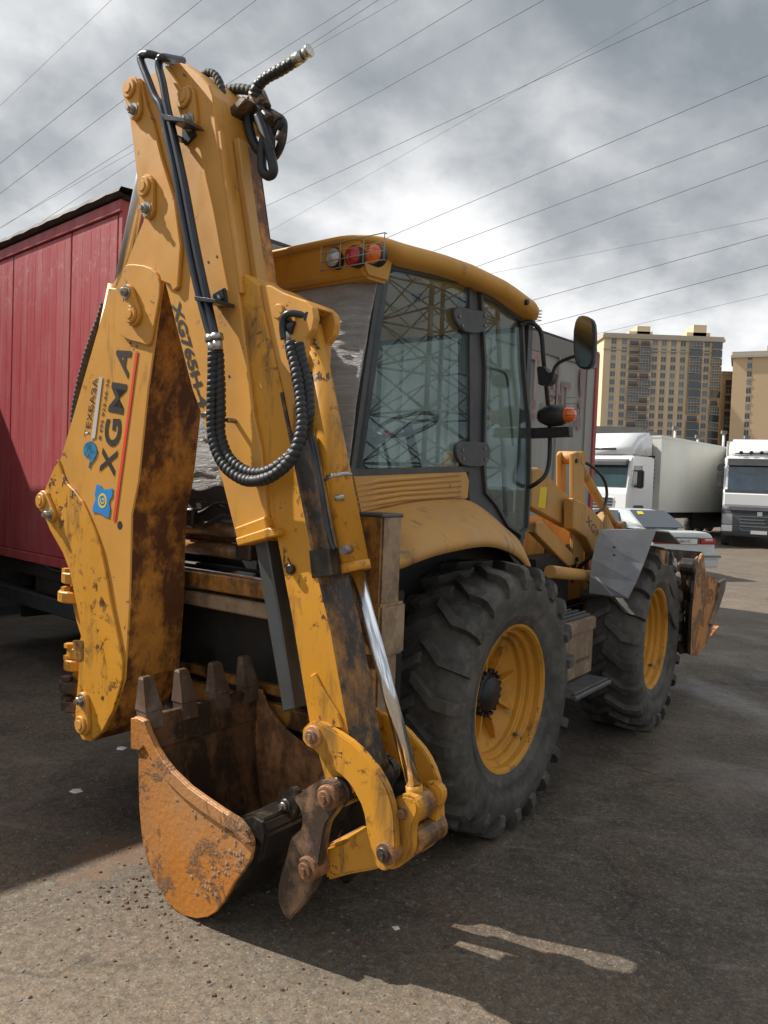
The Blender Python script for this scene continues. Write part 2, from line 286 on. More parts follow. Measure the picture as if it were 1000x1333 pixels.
MATS['farglass3'] = plain('bright_window_glass', (0.16, 0.20, 0.25), 0.12, 0, 0.5, 0.3, 0, spec=0.8)
MATS['farglass'] = plain('far_window_glass', (0.07, 0.085, 0.10), 0.15, 0, 0.5, 0.3, 0, spec=0.8)
MATS['balcony'] = plain('blue_grey_balcony_glazing', (0.11, 0.135, 0.17), 0.25, 0, 0.6, 0.25, 0, spec=0.7)
MATS['balc_brown'] = plain('brown_balcony_rail', (0.22, 0.14, 0.10), 0.7, 0, 0.5, 0.3, 0)
MATS['concrete'] = plain('grey_concrete', (0.27, 0.265, 0.25), 0.8, 0, 0.25, 0.3, 0)

# ------------------------------------------------------------------ helpers
def pnt(ax, u, v, w):
    """u, v in the plane, w the coordinate along the plane's axis; local axes are x right, y forward, z up"""
    return {'f': (u, w, v), 'r': (w, u, v), 'z': (u, v, w)}[ax]
class MB:
    def __init__(s): s.b = bmesh.new(); s.mi = 0
    def face(s, vs, smooth=False):
        try: f = s.b.faces.new(vs)
        except ValueError: return None
        f.material_index = s.mi; f.smooth = smooth; return f
    def prism(s, pts, ax, a, b, bev=0.0, seg=1, smooth=False):
        nb = bmesh.new()
        lo = [nb.verts.new(pnt(ax, u, v, a)) for u, v in pts]; hi = [nb.verts.new(pnt(ax, u, v, b)) for u, v in pts]
        n = len(pts)
        nb.faces.new(lo); nb.faces.new(hi[::-1])
        for i in range(n): nb.faces.new((lo[i], hi[i], hi[(i+1) % n], lo[(i+1) % n]))
        bmesh.ops.recalc_face_normals(nb, faces=nb.faces)
        if bev: bmesh.ops.bevel(nb, geom=[e for e in nb.edges if e.calc_face_angle(0) > 0.45], offset=bev, segments=seg, affect='EDGES', clamp_overlap=True)
        for f in nb.faces: f.material_index = s.mi; f.smooth = smooth
        s.merge(nb); return s
    def merge(s, nb):
        m = bpy.data.meshes.new('tmp'); nb.to_mesh(m); nb.free(); s.b.from_mesh(m); bpy.data.meshes.remove(m)
    def box(s, lo, hi, bev=0.0, seg=1):
        return s.prism([(lo[0], lo[1]), (hi[0], lo[1]), (hi[0], hi[1]), (lo[0], hi[1])], 'z', lo[2], hi[2], bev, seg)
    def sweep(s, pts, rad, seg=10, caps=True):
        pts = [Vector(p) for p in pts]; n = len(pts)
        rad = rad if isinstance(rad, (list, tuple)) else [rad]*n
        t0 = (pts[1]-pts[0]).normalized(); a = t0.orthogonal().normalized(); rings = []
        for i in range(n):
            t = (pts[min(i+1, n-1)] - pts[max(i-1, 0)])
            t = t.normalized() if t.length > 1e-9 else t0
            a = (a - t*a.dot(t)).normalized(); bb = t.cross(a)
            rings.append([s.b.verts.new(pts[i] + (a*math.cos(q) + bb*math.sin(q))*rad[i]) for q in (2*math.pi*k/seg for k in range(seg))])
        for i in range(n-1):
            for k in range(seg): s.face((rings[i][k], rings[i][(k+1) % seg], rings[i+1][(k+1) % seg], rings[i+1][k]), True)
        if caps: s.face(rings[0][::-1]); s.face(rings[-1])
        return s
    def cyl(s, a, b, r, seg=16, r2=None): return s.sweep([a, b], [r, r if r2 is None else r2], seg)
    def disc(s, ax, u, v, a, b, r, seg=24, bev=0.0):
        return s.prism([(u + r*math.cos(2*math.pi*k/seg), v + r*math.sin(2*math.pi*k/seg)) for k in range(seg)], ax, a, b, bev)
    def lathe(s, prof, ax='r', seg=48, c=(0, 0, 0), smooth=True, closed=False):
        """prof: (radius, along axis)"""
        rings = []
        for rr, w in prof:
            ring = []
            for k in range(seg):
                q = 2*math.pi*k/seg; p = pnt(ax, rr*math.cos(q), rr*math.sin(q), w)
                ring.append(s.b.verts.new((p[0]+c[0], p[1]+c[1], p[2]+c[2])))
            rings.append(ring)
        m = len(rings)
        for i in range(m if closed else m-1):
            A, B = rings[i], rings[(i+1) % m]
            for k in range(seg): s.face((A[k], A[(k+1) % seg], B[(k+1) % seg], B[k]), smooth)
        return s
    def quad(s, a, b, c, d): return s.face([s.b.verts.new(p) for p in (a, b, c, d)])
    def solid_quad(s, q, n, t):
        n = Vector(n).normalized()*t; A = [s.b.verts.new(p) for p in q]; B = [s.b.verts.new(Vector(p)+n) for p in q]
        s.face(A); s.face(B[::-1])
        for i in range(4): s.face((A[i], B[i], B[(i+1) % 4], A[(i+1) % 4]))
        return s
    def build(s, name, mats, parent=None, bysurf=None, smooth_angle=None):
        bmesh.ops.recalc_face_normals(s.b, faces=s.b.faces)
        if bysurf:
            for f in s.b.faces: f.material_index = bysurf(f.normal, f.calc_center_median())
        me = bpy.data.meshes.new(name); s.b.to_mesh(me); s.b.free()
        for m in (mats if isinstance(mats, (list, tuple)) else [mats]): me.materials.append(MATS[m] if isinstance(m, str) else m)
        o = bpy.data.objects.new(name, me); COL.objects.link(o); o.parent = parent; return o
def tag(o, label=None, cat=None, group=None, kind=None):
    if label: o['label'] = label
    if cat: o['category'] = cat
    if group: o['group'] = group
    if kind: o['kind'] = kind
    return o
def thing(name, loc, heading, label, cat, group=None):
    o = bpy.data.objects.new(name, None); COL.objects.link(o); o.location = loc; o.rotation_euler = (0, 0, -R(heading)); o.empty_display_size = 0.3
    return tag(o, label, cat, group)
def copy_tree(o, parent=None):
    c = o.copy(); COL.objects.link(c); c.parent = parent
    for ch in list(o.children): copy_tree(ch, c)
    return c
def smooth(pts, k=8, closed=False):
    P = [Vector(p) for p in pts]; out = []; n = len(P)
    for i in range(n if closed else n-1):
        a, b, c, d = (P[(i-1) % n], P[i], P[(i+1) % n], P[(i+2) % n]) if closed else (P[max(i-1, 0)], P[i], P[i+1], P[min(i+2, n-1)])
        for j in range(k):
            t = j/k; out.append(0.5*((2*b) + (c-a)*t + (2*a-5*b+4*c-d)*t*t + (3*b-a-3*c+d)*t**3))
    if not closed: out.append(P[-1])
    return out
def sm2(pts, k=6, closed=True):
    return [(p.x, p.y) for p in smooth([(a, b, 0) for a, b in pts], k, closed)]
def resample(P, step):
    P = [Vector(p) for p in P]; out = [P[0].copy()]; need = step
    for a, b in zip(P, P[1:]):
        L = (b-a).length; pos = 0
        while L - pos >= need: pos += need; out.append(a + (b-a)*(pos/L)); need = step
        need -= (L - pos)
    return out
def spiral_hose(name, pts, rad, parent, mat='hose', pitch=0.022, k=8):
    P = resample(smooth(pts, k), pitch/6); n = len(P); m = MB(); a = (P[1]-P[0]).normalized().orthogonal().normalized(); rings = []; seg = 12
    for i in range(n):
        t = (P[min(i+1, n-1)]-P[max(i-1, 0)]).normalized(); a = (a - t*a.dot(t)).normalized(); b = t.cross(a); ring_ = []
        for q in range(seg):
            ph = (i/6 - q/seg) % 1.0; rr = rad*(1.0 if ph < 0.55 else (0.93 if ph < 0.7 else (0.80 if ph < 0.88 else 0.92)))*(1+0.03*math.sin(i*0.21))
            an = 2*math.pi*q/seg; ring_.append(m.b.verts.new(P[i]+(a*math.cos(an)+b*math.sin(an))*rr))
        rings.append(ring_)
    for i in range(n-1):
        for q in range(seg): m.face((rings[i][q], rings[i][(q+1) % seg], rings[i+1][(q+1) % seg], rings[i+1][q]), True)
    m.face(rings[0][::-1]); m.face(rings[-1]); return m.build(name, mat, parent)
def bez_arc(pts, k=8): return smooth(pts, k)
def inset(pts, d):
    n = len(pts); A = sum(pts[i][0]*pts[(i+1) % n][1]-pts[(i+1) % n][0]*pts[i][1] for i in range(n)); sg = 1 if A > 0 else -1; out = []
    for i in range(n):
        p0, p1, p2 = Vector(pts[i-1]), Vector(pts[i]), Vector(pts[(i+1) % n])
        e1 = (p1-p0).normalized(); e2 = (p2-p1).normalized(); n1 = Vector((-e1.y, e1.x))*sg; n2 = Vector((-e2.y, e2.x))*sg
        m = (n1+n2); m = m/max(0.3, m.length_squared)*2*d if m.length > 1e-6 else n1*d
        out.append(tuple(p1 + m*0.5*1.0 if False else p1 + (n1+n2)*(d/(1+max(-0.6, n1.dot(n2))))))
    return out
def ring(mb, pts, d, ax, a, b):
    q = inset(pts, d); n = len(pts)
    for i in range(n): mb.prism([pts[i], pts[(i+1) % n], q[(i+1) % n], q[i]], ax, a, b)
    return mb
def lettering(name, txt, O, X, Y, mat, parent, depth=0.0012, bold=0.0):
    """flat print: text stretched from corner O along X (its whole width) and Y (its whole height)"""
    cu = bpy.data.curves.new('t', 'FONT'); cu.body = txt; cu.offset = bold; cu.resolution_u = 4
    to = bpy.data.objects.new('t', cu); COL.objects.link(to); dg = bpy.context.evaluated_depsgraph_get(); dg.update()
    me = bpy.data.meshes.new_from_object(to.evaluated_get(dg)); bpy.data.objects.remove(to); bpy.data.curves.remove(cu)
    O, X, Y = Vector(O), Vector(X), Vector(Y); nrm = X.cross(Y).normalized()
    xs = [v.co.x for v in me.vertices]; ys = [v.co.y for v in me.vertices]; x0, x1, y0, y1 = min(xs), max(xs), min(ys), max(ys)
    for v in me.vertices: v.co = O + X*((v.co.x-x0)/(x1-x0)) + Y*((v.co.y-y0)/(y1-y0)) + nrm*depth
    me.materials.clear(); me.materials.append(MATS[mat]); me.name = name
    o = bpy.data.objects.new(name, me); COL.objects.link(o); o.parent = parent; return o
def pin_plate(boss, bolt, w, parent, rad=0.052, out=-1):
    """retaining plate with a round pin boss at one end and a bolt at the other, proud of the plane y = w"""
    m = MB(); B, C = Vector(boss), Vector(bolt); d = (C-B).normalized(); nn = Vector((-d.y, d.x)); pts = []
    for k in range(9): q = math.pi/2 + math.pi*k/8; pts.append(tuple(B + (d*math.cos(q) + nn*math.sin(q))*rad))
    for k in range(9): q = -math.pi/2 + math.pi*k/8; pts.append(tuple(C + (d*math.cos(q) + nn*math.sin(q))*rad*0.72))
    m.mi = 0; m.prism(pts, 'f', w, w+out*0.022, 0.004)
    m.disc('f', B.x, B.y, w+out*0.0205, w+out*0.036, rad*0.78, 20, 0.004); m.disc('f', B.x, B.y, w+out*0.035, w+out*0.041, rad*0.42, 14, 0.002)
    m.mi = 1; m.disc('f', C.x, C.y, w+out*0.021, w+out*0.028, 0.032, 20); m.disc('f', C.x, C.y, w+out*0.027, w+out*0.048, 0.021, 6, 0.003); m.disc('f', C.x, C.y, w+out*0.047, w+out*0.060, 0.011, 10)
    return m.build('pin_plate', ['yellow', 'fitting'], parent)
def big_pin(u, v, w0, w1, rad, parent, mats=('rustwarm', 'mudmetal')):
    m = MB(); m.mi = 0; m.disc('f', u, v, w0, w1, rad, 22, 0.004); m.mi = 1; m.disc('f', u, v, w1-0.001, w1-0.014, rad*0.66, 16, 0.003); m.disc('f', u, v, w1-0.013, w1-0.022, rad*0.30, 6)
    return m.build('link_pin', list(mats), parent)
# ------------------------------------------------------------------ ground
g = MB()
for i in range(1): pass
xs = [-900, -300, -100, -40, -20, -10, -5, 0, 5, 10, 20, 40, 100, 300, 900]; ys = [-300, -60, -20, -8, -2, 2, 4, 6, 10, 16, 30, 60, 120, 400, 1500]
vv = [[g.b.verts.new((x, y, 0)) for y in ys] for x in xs]
for i in range(len(xs)-1):
    for j in range(len(ys)-1): g.face((vv[i][j], vv[i+1][j], vv[i+1][j+1], vv[i][j+1]))
tag(g.build('ground', 'ground'), kind='structure')

# ------------------------------------------------------------------ the backhoe loader: x right, y forward, z up
BL = thing('backhoe_loader', (-0.166, 4.55, 0), 36.9, 'yellow backhoe loader with its digging arm folded up at the back, parked on damp asphalt', 'backhoe loader')

def make_wheel(parent, x, y, z, side, steer=0.0, deep=True):
    wr = bpy.data.objects.new('wheel', None); COL.objects.link(wr); wr.parent = parent; wr.location = (x, y, z); wr.rotation_euler = (0, 0, (math.pi if side < 0 else 0) + steer); wr.empty_display_size = .2
    m = MB()
    prof = [(0.372, 0.150), (0.395, 0.182), (0.43, 0.190), (0.445, 0.200), (0.452, 0.196), (0.50, 0.222), (0.56, 0.226), (0.60, 0.218), (0.635, 0.20), (0.655, 0.165), (0.664, 0.10), (0.668, 0.0)]
    prof = prof + [(r_, -w_) for r_, w_ in prof[-2::-1]]
    m.lathe(prof, 'r', 96)
    NL = 22; pitch = 2*math.pi/NL
    for sd in (1, -1):
        for k in range(NL):
            t0 = pitch*(k + (0.5 if sd < 0 else 0)) + random.uniform(-.006, .006)
            st = [(-0.012, 0.706, -0.012, 0.650, 0.00, 0.056), (0.045, 0.708, 0.045, 0.650, 0.055, 0.058), (0.115, 0.706, 0.115, 0.645, 0.138, 0.060), (0.200, 0.696, 0.185, 0.625, 0.152, 0.062), (0.226, 0.680, 0.190, 0.61, 0.156, 0.064), (0.243, 0.630, 0.200, 0.59, 0.158, 0.066), (0.238, 0.585, 0.205, 0.570, 0.160, 0.070)]
            rows = []
            for (wt, rt_, wb, rb, th, hw) in st:
                row = []
                for (ww, rr_, hh) in ((wb, rb, hw*1.12), (wt, rt_, hw*0.86), (wt, rt_, -hw*0.86), (wb, rb, -hw*1.12)):
                    q = t0 + th + hh*0.72; row.append(m.b.verts.new((sd*ww, rr_*math.cos(q), rr_*math.sin(q))))
                rows.append(row)
            for A, B in zip(rows, rows[1:]):
                for c in range(3): m.face((A[c], A[c+1], B[c+1], B[c]))
            m.face(rows[0]); m.face(rows[-1][::-1])
    m.build('tyre', 'tyre', wr)
    m = MB()
    rp = [(0.372, 0.150), (0.390, 0.164), (0.388, 0.177), (0.374, 0.174), (0.363, 0.160), (0.360, 0.128), (0.352, 0.120), (0.338, 0.116), (0.334, 0.108), (0.332, 0.088), (0.326, 0.080), (0.314, 0.078), (0.309, 0.070), (0.306, 0.046), (0.298, 0.040), (0.12, -0.045), (0.11, -0.06)]
    for a_, b_ in zip(rp, rp[1:]): m.lathe([a_, b_], 'r', 72)
    m.lathe([(0.372, -0.150), (0.388, -0.166), (0.36, -0.158), (0.33, -0.10), (0.29, -0.075)], 'r', 48)
    if deep:
        for k in range(8):
            q = 2*math.pi*(k+0.35)/8; c, s_ = math.cos(q), math.sin(q); tx = Vector((0, -s_, c))*0.007
            P = [(-0.05, 0.115), (0.035, 0.115), (0.050, 0.20), (0.052, 0.262), (0.018, 0.268)]
            A = [m.b.verts.new(Vector((w_, r_*c, r_*s_))+tx) for w_, r_ in P]; B = [m.b.verts.new(Vector((w_, r_*c, r_*s_))-tx) for w_, r_ in P]
            m.face(A); m.face(B[::-1])
            for i in range(5): m.face((A[i], B[i], B[(i+1) % 5], A[(i+1) % 5]))
    m.build('rim', 'rim', wr)
    m = MB(); m.lathe([(0.004, 0.062), (0.085, 0.060), (0.092, 0.046), (0.098, 0.028), (0.118, 0.026), (0.122, 0.012), (0.122, -0.05), (0.13, -0.09)], 'r', 36)
    for k in range(20):
        q = 2*math.pi*k/20; m.prism([(0.119*math.cos(q)+0.011*math.cos(j*math.pi/3), 0.119*math.sin(q)+0.011*math.sin(j*math.pi/3)) for j in range(6)], 'r', 0.0, 0.044)
    m.build('hub', 'black', wr)
    m = MB(); m.cyl((0.09, 0.328*math.cos(-0.9), 0.328*math.sin(-0.9)), (0.128, 0.318*math.cos(-0.9), 0.318*math.sin(-0.9)), 0.009, 8); m.build('valve', 'bolt', wr)
    return wr
make_wheel(BL, 0.87, 0.06, 0.678, 1); make_wheel(BL, -0.87, 0.06, 0.678, -1)
make_wheel(BL, 0.87, 2.39, 0.670, 1, R(3.6)); make_wheel(BL, -0.87, 2.39, 0.670, -1, R(3.6))

# --- chassis
m = MB()
m.box((-0.42, -0.80, 0.50), (-0.28, 3.0, 0.85)); m.box((0.28, -0.80, 0.50), (0.42, 3.0, 0.85)); m.box((-0.28, -0.7, 0.62), (0.28, 2.9, 0.80))
m.box((-0.55, -0.45, 0.42), (0.55, 0.75, 0.62)); m.cyl((-0.75, 0, 0.68), (0.75, 0, 0.68), 0.13); m.cyl((-0.75, 2.45, 0.68), (0.75, 2.45, 0.68), 0.09)
m.build('chassis', 'dark', BL)
m = MB(); m.box((-0.62, -0.72, 0.85), (0.62, 1.05, 1.20)); m.box((-0.60, -0.60, 1.2), (0.60, 1.0, 1.62)); m.build('cab_base', 'frame', BL)
m = MB(); m.prism([(1.02, 0.85), (3.0, 0.85), (3.05, 1.25), (2.9, 1.48), (1.02, 1.62)], 'r', -0.40, 0.40, 0.05, 2); m.build('engine_hood', 'yellow_dusty', BL)
m = MB()
for k in range(7): m.box((0.400, 1.75+k*0.13, 1.05), (0.408, 1.82+k*0.13, 1.35))
m.build('hood_grille', 'black', BL)

# --- rear frame with its two slide beams
def beam(name, mat, lo, hi, bev=0.008): return MB().box(lo, hi, bev).build(name, mat, BL)
beam('slide_beam', ('brownyel'), (-1.06, -0.98, 1.20), (0.86, -0.84, 1.285))
beam('slide_beam', ('brownpale'), (-0.90, -0.95, 1.10), (0.86, -0.84, 1.175)).__setitem__('label', 'dusty lower slide beam')
beam('slide_beam', ('brownyel'), (-1.06, -0.84, 0.56), (1.0, -0.74, 0.66))
beam('slide_beam', ('greasy'), (-0.9, -0.84, 0.70), (0.86, -0.76, 0.75))
beam('rear_plate', 'dark', (-1.0, -0.80, 0.5), (0.9, -0.74, 1.30))
MB().box((-0.95, -0.97, 1.2855), (0.3, -0.86, 1.30), 0.004).build('wet_slide_rail', 'chrome', BL)
for (x0, x1, z0) in ((-0.62, 0.10, 1.50), (-0.55, 0.03, 1.395)):
    m = MB(); m.cyl((x0, -0.86, z0), (x1, -0.86, z0), 0.040); m.build('swing_cylinder', 'brownyel', BL)
MB().box((-0.05, -0.90, 1.36), (0.06, -0.80, 1.55), 0.01).build('cylinder_bracket', 'greasy', BL)
MB().box((-0.62, -0.82, 1.435), (0.1, -0.79, 1.46)).build('cross_strip', 'brownyel', BL)
MB().box((-0.60, -0.80, 1.47), (0.62, -0.74, 1.80)).build('rear_lower_panel', 'steelgrey', BL)
m = MB()
for k, pts in enumerate(([(-0.458,-0.88,1.626),(-0.361,-0.88,1.577),(-0.2,-0.88,1.637),(-0.083,-0.88,1.615),(0.062,-0.88,1.516)], [(-0.43,-0.9,1.557),(-0.31,-0.9,1.512),(-0.145,-0.9,1.573),(-0.018,-0.9,1.557),(0.041,-0.9,1.477)], [(-0.472,-0.86,1.654),(-0.314,-0.86,1.644),(-0.133,-0.86,1.589),(-0.026,-0.86,1.509)])):
    m.sweep(smooth(pts, 8), 0.011, 8)
m.build('hydraulic_hose', 'hose', BL)
MB().box((-0.50, -0.92, 1.50), (-0.36, -0.84, 1.60), 0.01).build('valve_block', 'blackmud', BL)
m = MB()
for k in range(9): 
    a = random.uniform(-0.35, 0.25); m.cyl((a, -0.70, random.uniform(.75, .9)), (a+random.uniform(-.3, .3), -0.72, random.uniform(.95, 1.1)), 0.018, 8)
m.build('pipework', 'blackmud', BL)

# --- stabilizer legs
def stabilizer(x0, x1):
    s = MB(); s.box((x0, -1.0, 0.60), (x1, -0.86, 1.64), 0.010, 2)
    o = s.build('stabilizer_leg', ['brownyel', 'brownpale'], BL, lambda n, c: 1 if n.x > 0.5 else 0)
    MB().box((x0-0.005, -1.005, 1.628), (x1+0.005, -0.855, 1.646), 0.006).build('leg_cap', 'steelgrey', o)
    MB().box((x0-0.03, -1.022, 1.045), (x1+0.022, -0.838, 1.27), 0.012, 2).build('leg_collar', ['brownyel', 'brownpale'], o, lambda n, c: 1 if n.x > 0.5 else 0)
    MB().disc('z', (x0+x1)/2, -0.93, 0.40, 0.44, 0.10, 20, 0.01).build('foot_pad', 'mudmetal', o)
    MB().box((x0+0.02, -0.98, 0.43), (x1-0.02, -0.88, 0.61), 0.005).build('foot_stem', 'blackmud', o)
stabilizer(0.81, 0.955); stabilizer(-1.10, -0.955)
MB().prism([(0.56, 0.62), (0.81, 0.62), (0.81, 1.60), (0.70, 1.45), (0.56, 1.30)], 'f', -0.97, -0.93, 0.004).build('stabilizer_bracket', 'brownyel', BL)

# --- kingpost carriage at the left end of the slide
m = MB()
m.prism([(-1.013,1.238),(-0.894,1.249),(-0.77,1.062),(-0.704,0.827),(-0.704,0.501),(-0.873,0.423),(-0.963,0.429),(-0.984,0.569),(-0.973,0.656),(-0.932,0.748),(-0.913,0.834),(-0.893,0.888),(-0.933,0.949),(-0.965,1.012),(-0.982,1.051),(-1.006,1.074),(-1.008,1.137),(-1.01,1.17)], 'f', -1.22, -1.10, 0.012, 2)
kp = m.build('kingpost', 'yellow_low', BL)
for (cx, cz, rr, mt) in (([(-0.938,1.201)][0], 0, .075, 'yellow_low'), ([(-0.942,1.101)][0], 0, .09, 'yellow_low'), ([(-0.899,0.8)][0], 0, .06, 'yellow_low'), ([(-0.904,0.736)][0], 0, .072, 'yellow_low'), ([(-0.921,0.616)][0], 0, .085, 'mudmetal'), ([(-0.917,0.513)][0], 0, .075, 'mudmetal')):
    q = MB(); q.disc('z', cx[0], -1.22, cx[1]-0.030, cx[1]+0.030, rr, 18, 0.006); q.disc('z', cx[0]-0.02, -1.26, cx[1]+0.028, cx[1]+0.05, 0.03, 6); q.build('hinge_knuckle', mt, kp)
MB().box((-0.98, -1.16, 0.60), (-0.55, -0.98, 1.25), 0.015).build('carriage_plate', 'yellow_low', BL)

# --- boom
BN, BF = -1.37, -1.05
boompts = [(-0.421,2.655),(-0.479,2.666),(-0.507,2.584),(-0.766,2.044),(-0.865,1.844),(-1.013,1.635),(-1.026,1.578),(-0.93,1.462),(-0.801,1.352),(-0.733,1.263),(-0.633,1.025),(-0.615,0.935),(-0.654,0.552),(-0.637,0.485),(-0.587,0.434),(-0.513,0.44),(-0.418,0.512),(-0.333,0.632),(-0.26,0.794),(-0.239,1.145),(-0.24,1.58),(-0.194,1.743),(-0.142,2.157),(-0.101,2.374),(-0.051,2.638),(-0.099,2.84),(-0.142,3.054),(-0.201,3.093),(-0.202,2.989),(-0.217,2.935),(-0.278,2.851),(-0.363,2.724)]
m = MB(); m.prism(boompts, 'f', BN, BF, 0.006)
def bsurf(n, c):
    return 1 if (n.x > 0.35 and abs(n.y) < 0.5) else (2 if c.z < 1.15 else 0)
boom = m.build('boom', ['yellow', 'rusty', 'yellow_low'], BL, bsurf)
foot = [(-0.872,1.832),(-0.825,1.757),(-0.773,1.708),(-0.702,1.671),(-0.638,1.627),(-0.574,1.554),(-0.518,1.482),(-0.469,1.41),(-0.419,1.291),(-0.375,1.158),(-0.326,1.042),(-0.285,0.937),(-0.264,0.878),(-0.266,0.793),(-0.333,0.632),(-0.418,0.512),(-0.513,0.44),(-0.587,0.434),(-0.637,0.485),(-0.654,0.552),(-0.615,0.935),(-0.633,1.025),(-0.733,1.263),(-0.801,1.352),(-0.93,1.462),(-1.026,1.578),(-1.013,1.635)]
MB().prism(foot, 'f', BN-0.014, BN+0.002, 0.004).build('foot_doubler', 'yellow_low', boom)
dbl = [(-0.354,2.658),(-0.344,2.728),(-0.291,2.746),(-0.127,2.706),(-0.056,2.621),(-0.088,2.46),(-0.112,2.375),(-0.14,2.36),(-0.192,2.374),(-0.3,2.401),(-0.363,2.442),(-0.366,2.515)]
MB().prism(sm2(dbl, 3), 'f', BN-0.016, BN+0.002, 0.004).build('pivot_doubler', 'yellow', boom)
q = [(-0.274,2.609),(-0.228,2.502)]; pin_plate(q[1], q[0], BN-0.016, boom)
q = [(-0.974,1.613),(-0.896,1.544)]; pin_plate(q[0], q[1], BN-0.014, boom, 0.054)
q = [(-0.558,0.523),(-0.563,0.642)]; pin_plate(q[0], q[1], BN-0.014, boom, 0.056)
MB().prism([(-0.459,2.66),(-0.422,2.662),(-0.438,2.595),(-0.485,2.527),(-0.505,2.536)], 'f', BF-0.18, BF-0.10, 0.004).build('cylinder_lug', 'yellow', boom)
hp = [(-0.333,1.524)][0]; MB().disc('f', hp[0], hp[1], BN-0.0005, BN+0.03, 0.021, 20).build('lightening_hole', 'ink', boom)
spiral_hose('boom_hose', [(-0.709,-1.24,2.641),(-0.741,-1.24,2.577),(-0.826,-1.24,2.442),(-0.905,-1.24,2.278),(-0.957,-1.24,2.117),(-0.959,-1.24,1.994),(-0.9,-1.24,1.83)], 0.020, boom, 'hosedust', 0.026)
MB().prism([(-0.685,0.919),(-0.596,0.932),(-0.592,0.841),(-0.653,0.815),(-0.676,0.858)], 'f', BN-0.017, BN, 0).build('notch_recess', 'greasy', boom)
# lettering on the boom face
def plane_text(name, txt, a, b, c, w, mat, parent, bold=0.0):
    """a: start of the baseline, b: its end, c: cap height above the start; all in the plane y = w"""
    O = Vector((a[0], w, a[1])); lettering(name, txt, O, Vector((b[0], w, b[1]))-O, Vector((c[0], w, c[1]))-O, mat, parent, 0.0, bold)
w = BN-0.0025
def strip(name, pts, w, mat, parent, t=0.0015): return MB().prism(pts, 'f', w-t, w, 0).build(name, mat, parent)
def let(txt, px, mat, bold=0.0, name='letter'):
    plane_text(name, txt, px[0], px[1], px[2], w, mat, boom, bold)
let('A', [(-0.297,2.215),(-0.273,2.345),(-0.408,2.285)], 'ink', 0.03)
let('M', [(-0.33,2.051),(-0.302,2.191),(-0.452,2.068)], 'ink', 0.018)
let('G', [(-0.347,1.896),(-0.338,2.029),(-0.48,1.902)], 'ink', 0.03)
let('X', [(-0.388,1.756),(-0.362,1.882),(-0.513,1.772)], 'ink', 0.03)
let('ТЕХБАЗА', [(-0.607,1.949),(-0.54,2.233),(-0.651,1.949)], 'ink', 0.012, 'company_lettering')
let('8 495 923-66-36', [(-0.504,1.931),(-0.446,2.225),(-0.527,1.932)], 'ink', 0.010, 'phone_number')
strip('faded_white_strip', [(-0.586,1.934),(-0.553,1.941),(-0.501,2.235),(-0.53,2.237)], w, 'whiteink', boom)
strip('red_stripe', [(-0.24,2.341),(-0.222,2.339),(-0.366,1.544),(-0.388,1.542)], w, 'redink', boom)
# blue cross-shaped emblem with a ring and letter
strip('blue_emblem', ([(-0.531,1.713),(-0.491,1.709),(-0.477,1.691),(-0.433,1.692),(-0.395,1.699),(-0.396,1.66),(-0.418,1.641),(-0.42,1.622),(-0.41,1.6),(-0.42,1.555),(-0.459,1.561),(-0.492,1.572),(-0.525,1.576),(-0.558,1.573),(-0.556,1.606),(-0.536,1.639),(-0.543,1.667),(-0.536,1.689)]), w, 'blueink', boom)
E0 = [(-0.476,1.635)][0]
m = MB(); m.lathe([(0.036, -0.002), (0.036, 0.0), (0.026, 0.0), (0.026, -0.002)], 'f', 28, (E0[0], w-0.0005, E0[1]), False, True); m.build('emblem_ring', 'yelink', boom)
plane_text('emblem_letter', 'G', [(-0.456,1.62)][0], [(-0.457,1.648)][0], [(-0.491,1.619)][0], w-0.003, 'yelink', boom, 0.02)
strip('blue_animal_emblem', sm2([(-0.646,1.903),(-0.619,1.92),(-0.579,1.924),(-0.552,1.911),(-0.541,1.888),(-0.531,1.881),(-0.537,1.858),(-0.556,1.835),(-0.581,1.816),(-0.594,1.793),(-0.604,1.797),(-0.595,1.824),(-0.602,1.842),(-0.637,1.85),(-0.651,1.873)], 2), w, 'blueink2', boom)

# --- crowd cylinder behind the boom
A, B = [Vector(p) for p in [(-0.327,-1.22,3.576),(-0.956,-1.22,1.664)]]; d = (B-A).normalized()
rod = MB().cyl(A, A+d*0.95, 0.032).build('crowd_cylinder_rod', 'rodgrey', BL)
MB().cyl(A+d*0.9, B, 0.058, 20).build('crowd_cylinder', 'yellow', BL)

# --- dipper
DN, DF = -1.385, -1.145
dip = [(-0.305,3.565),(-0.253,3.578),(-0.145,3.585),(-0.024,3.584),(0.04,3.572),(0.093,3.547),(0.187,3.477),(0.239,3.422),(0.266,3.37),(0.297,3.213),(0.338,3.037),(0.425,2.69),(0.505,2.339),(0.573,2.027),(0.623,1.888),(0.66,1.66),(0.677,1.57),(0.506,1.514),(0.492,1.526),(0.397,1.75),(0.236,2.061),(0.187,2.141),(-0.025,2.631),(-0.2,3.018),(-0.258,3.281),(-0.315,3.504)]
m = MB(); m.prism(dip, 'f', DN, DF, 0.006); dipper = m.build('dipper', 'yellow', BL)
hd = [(-0.305,3.565),(-0.253,3.578),(-0.224,3.573),(-0.166,3.431),(-0.118,3.351),(-0.044,3.171),(0.056,2.97),(0.107,2.763),(0.094,2.589),(0.063,2.576),(0.041,2.606),(-0.025,2.631),(-0.083,2.806),(-0.2,3.018),(-0.258,3.281),(-0.315,3.504)]
MB().prism(hd, 'f', DN-0.020, DN+0.002, 0.005).build('head_doubler', 'yellow', dipper)
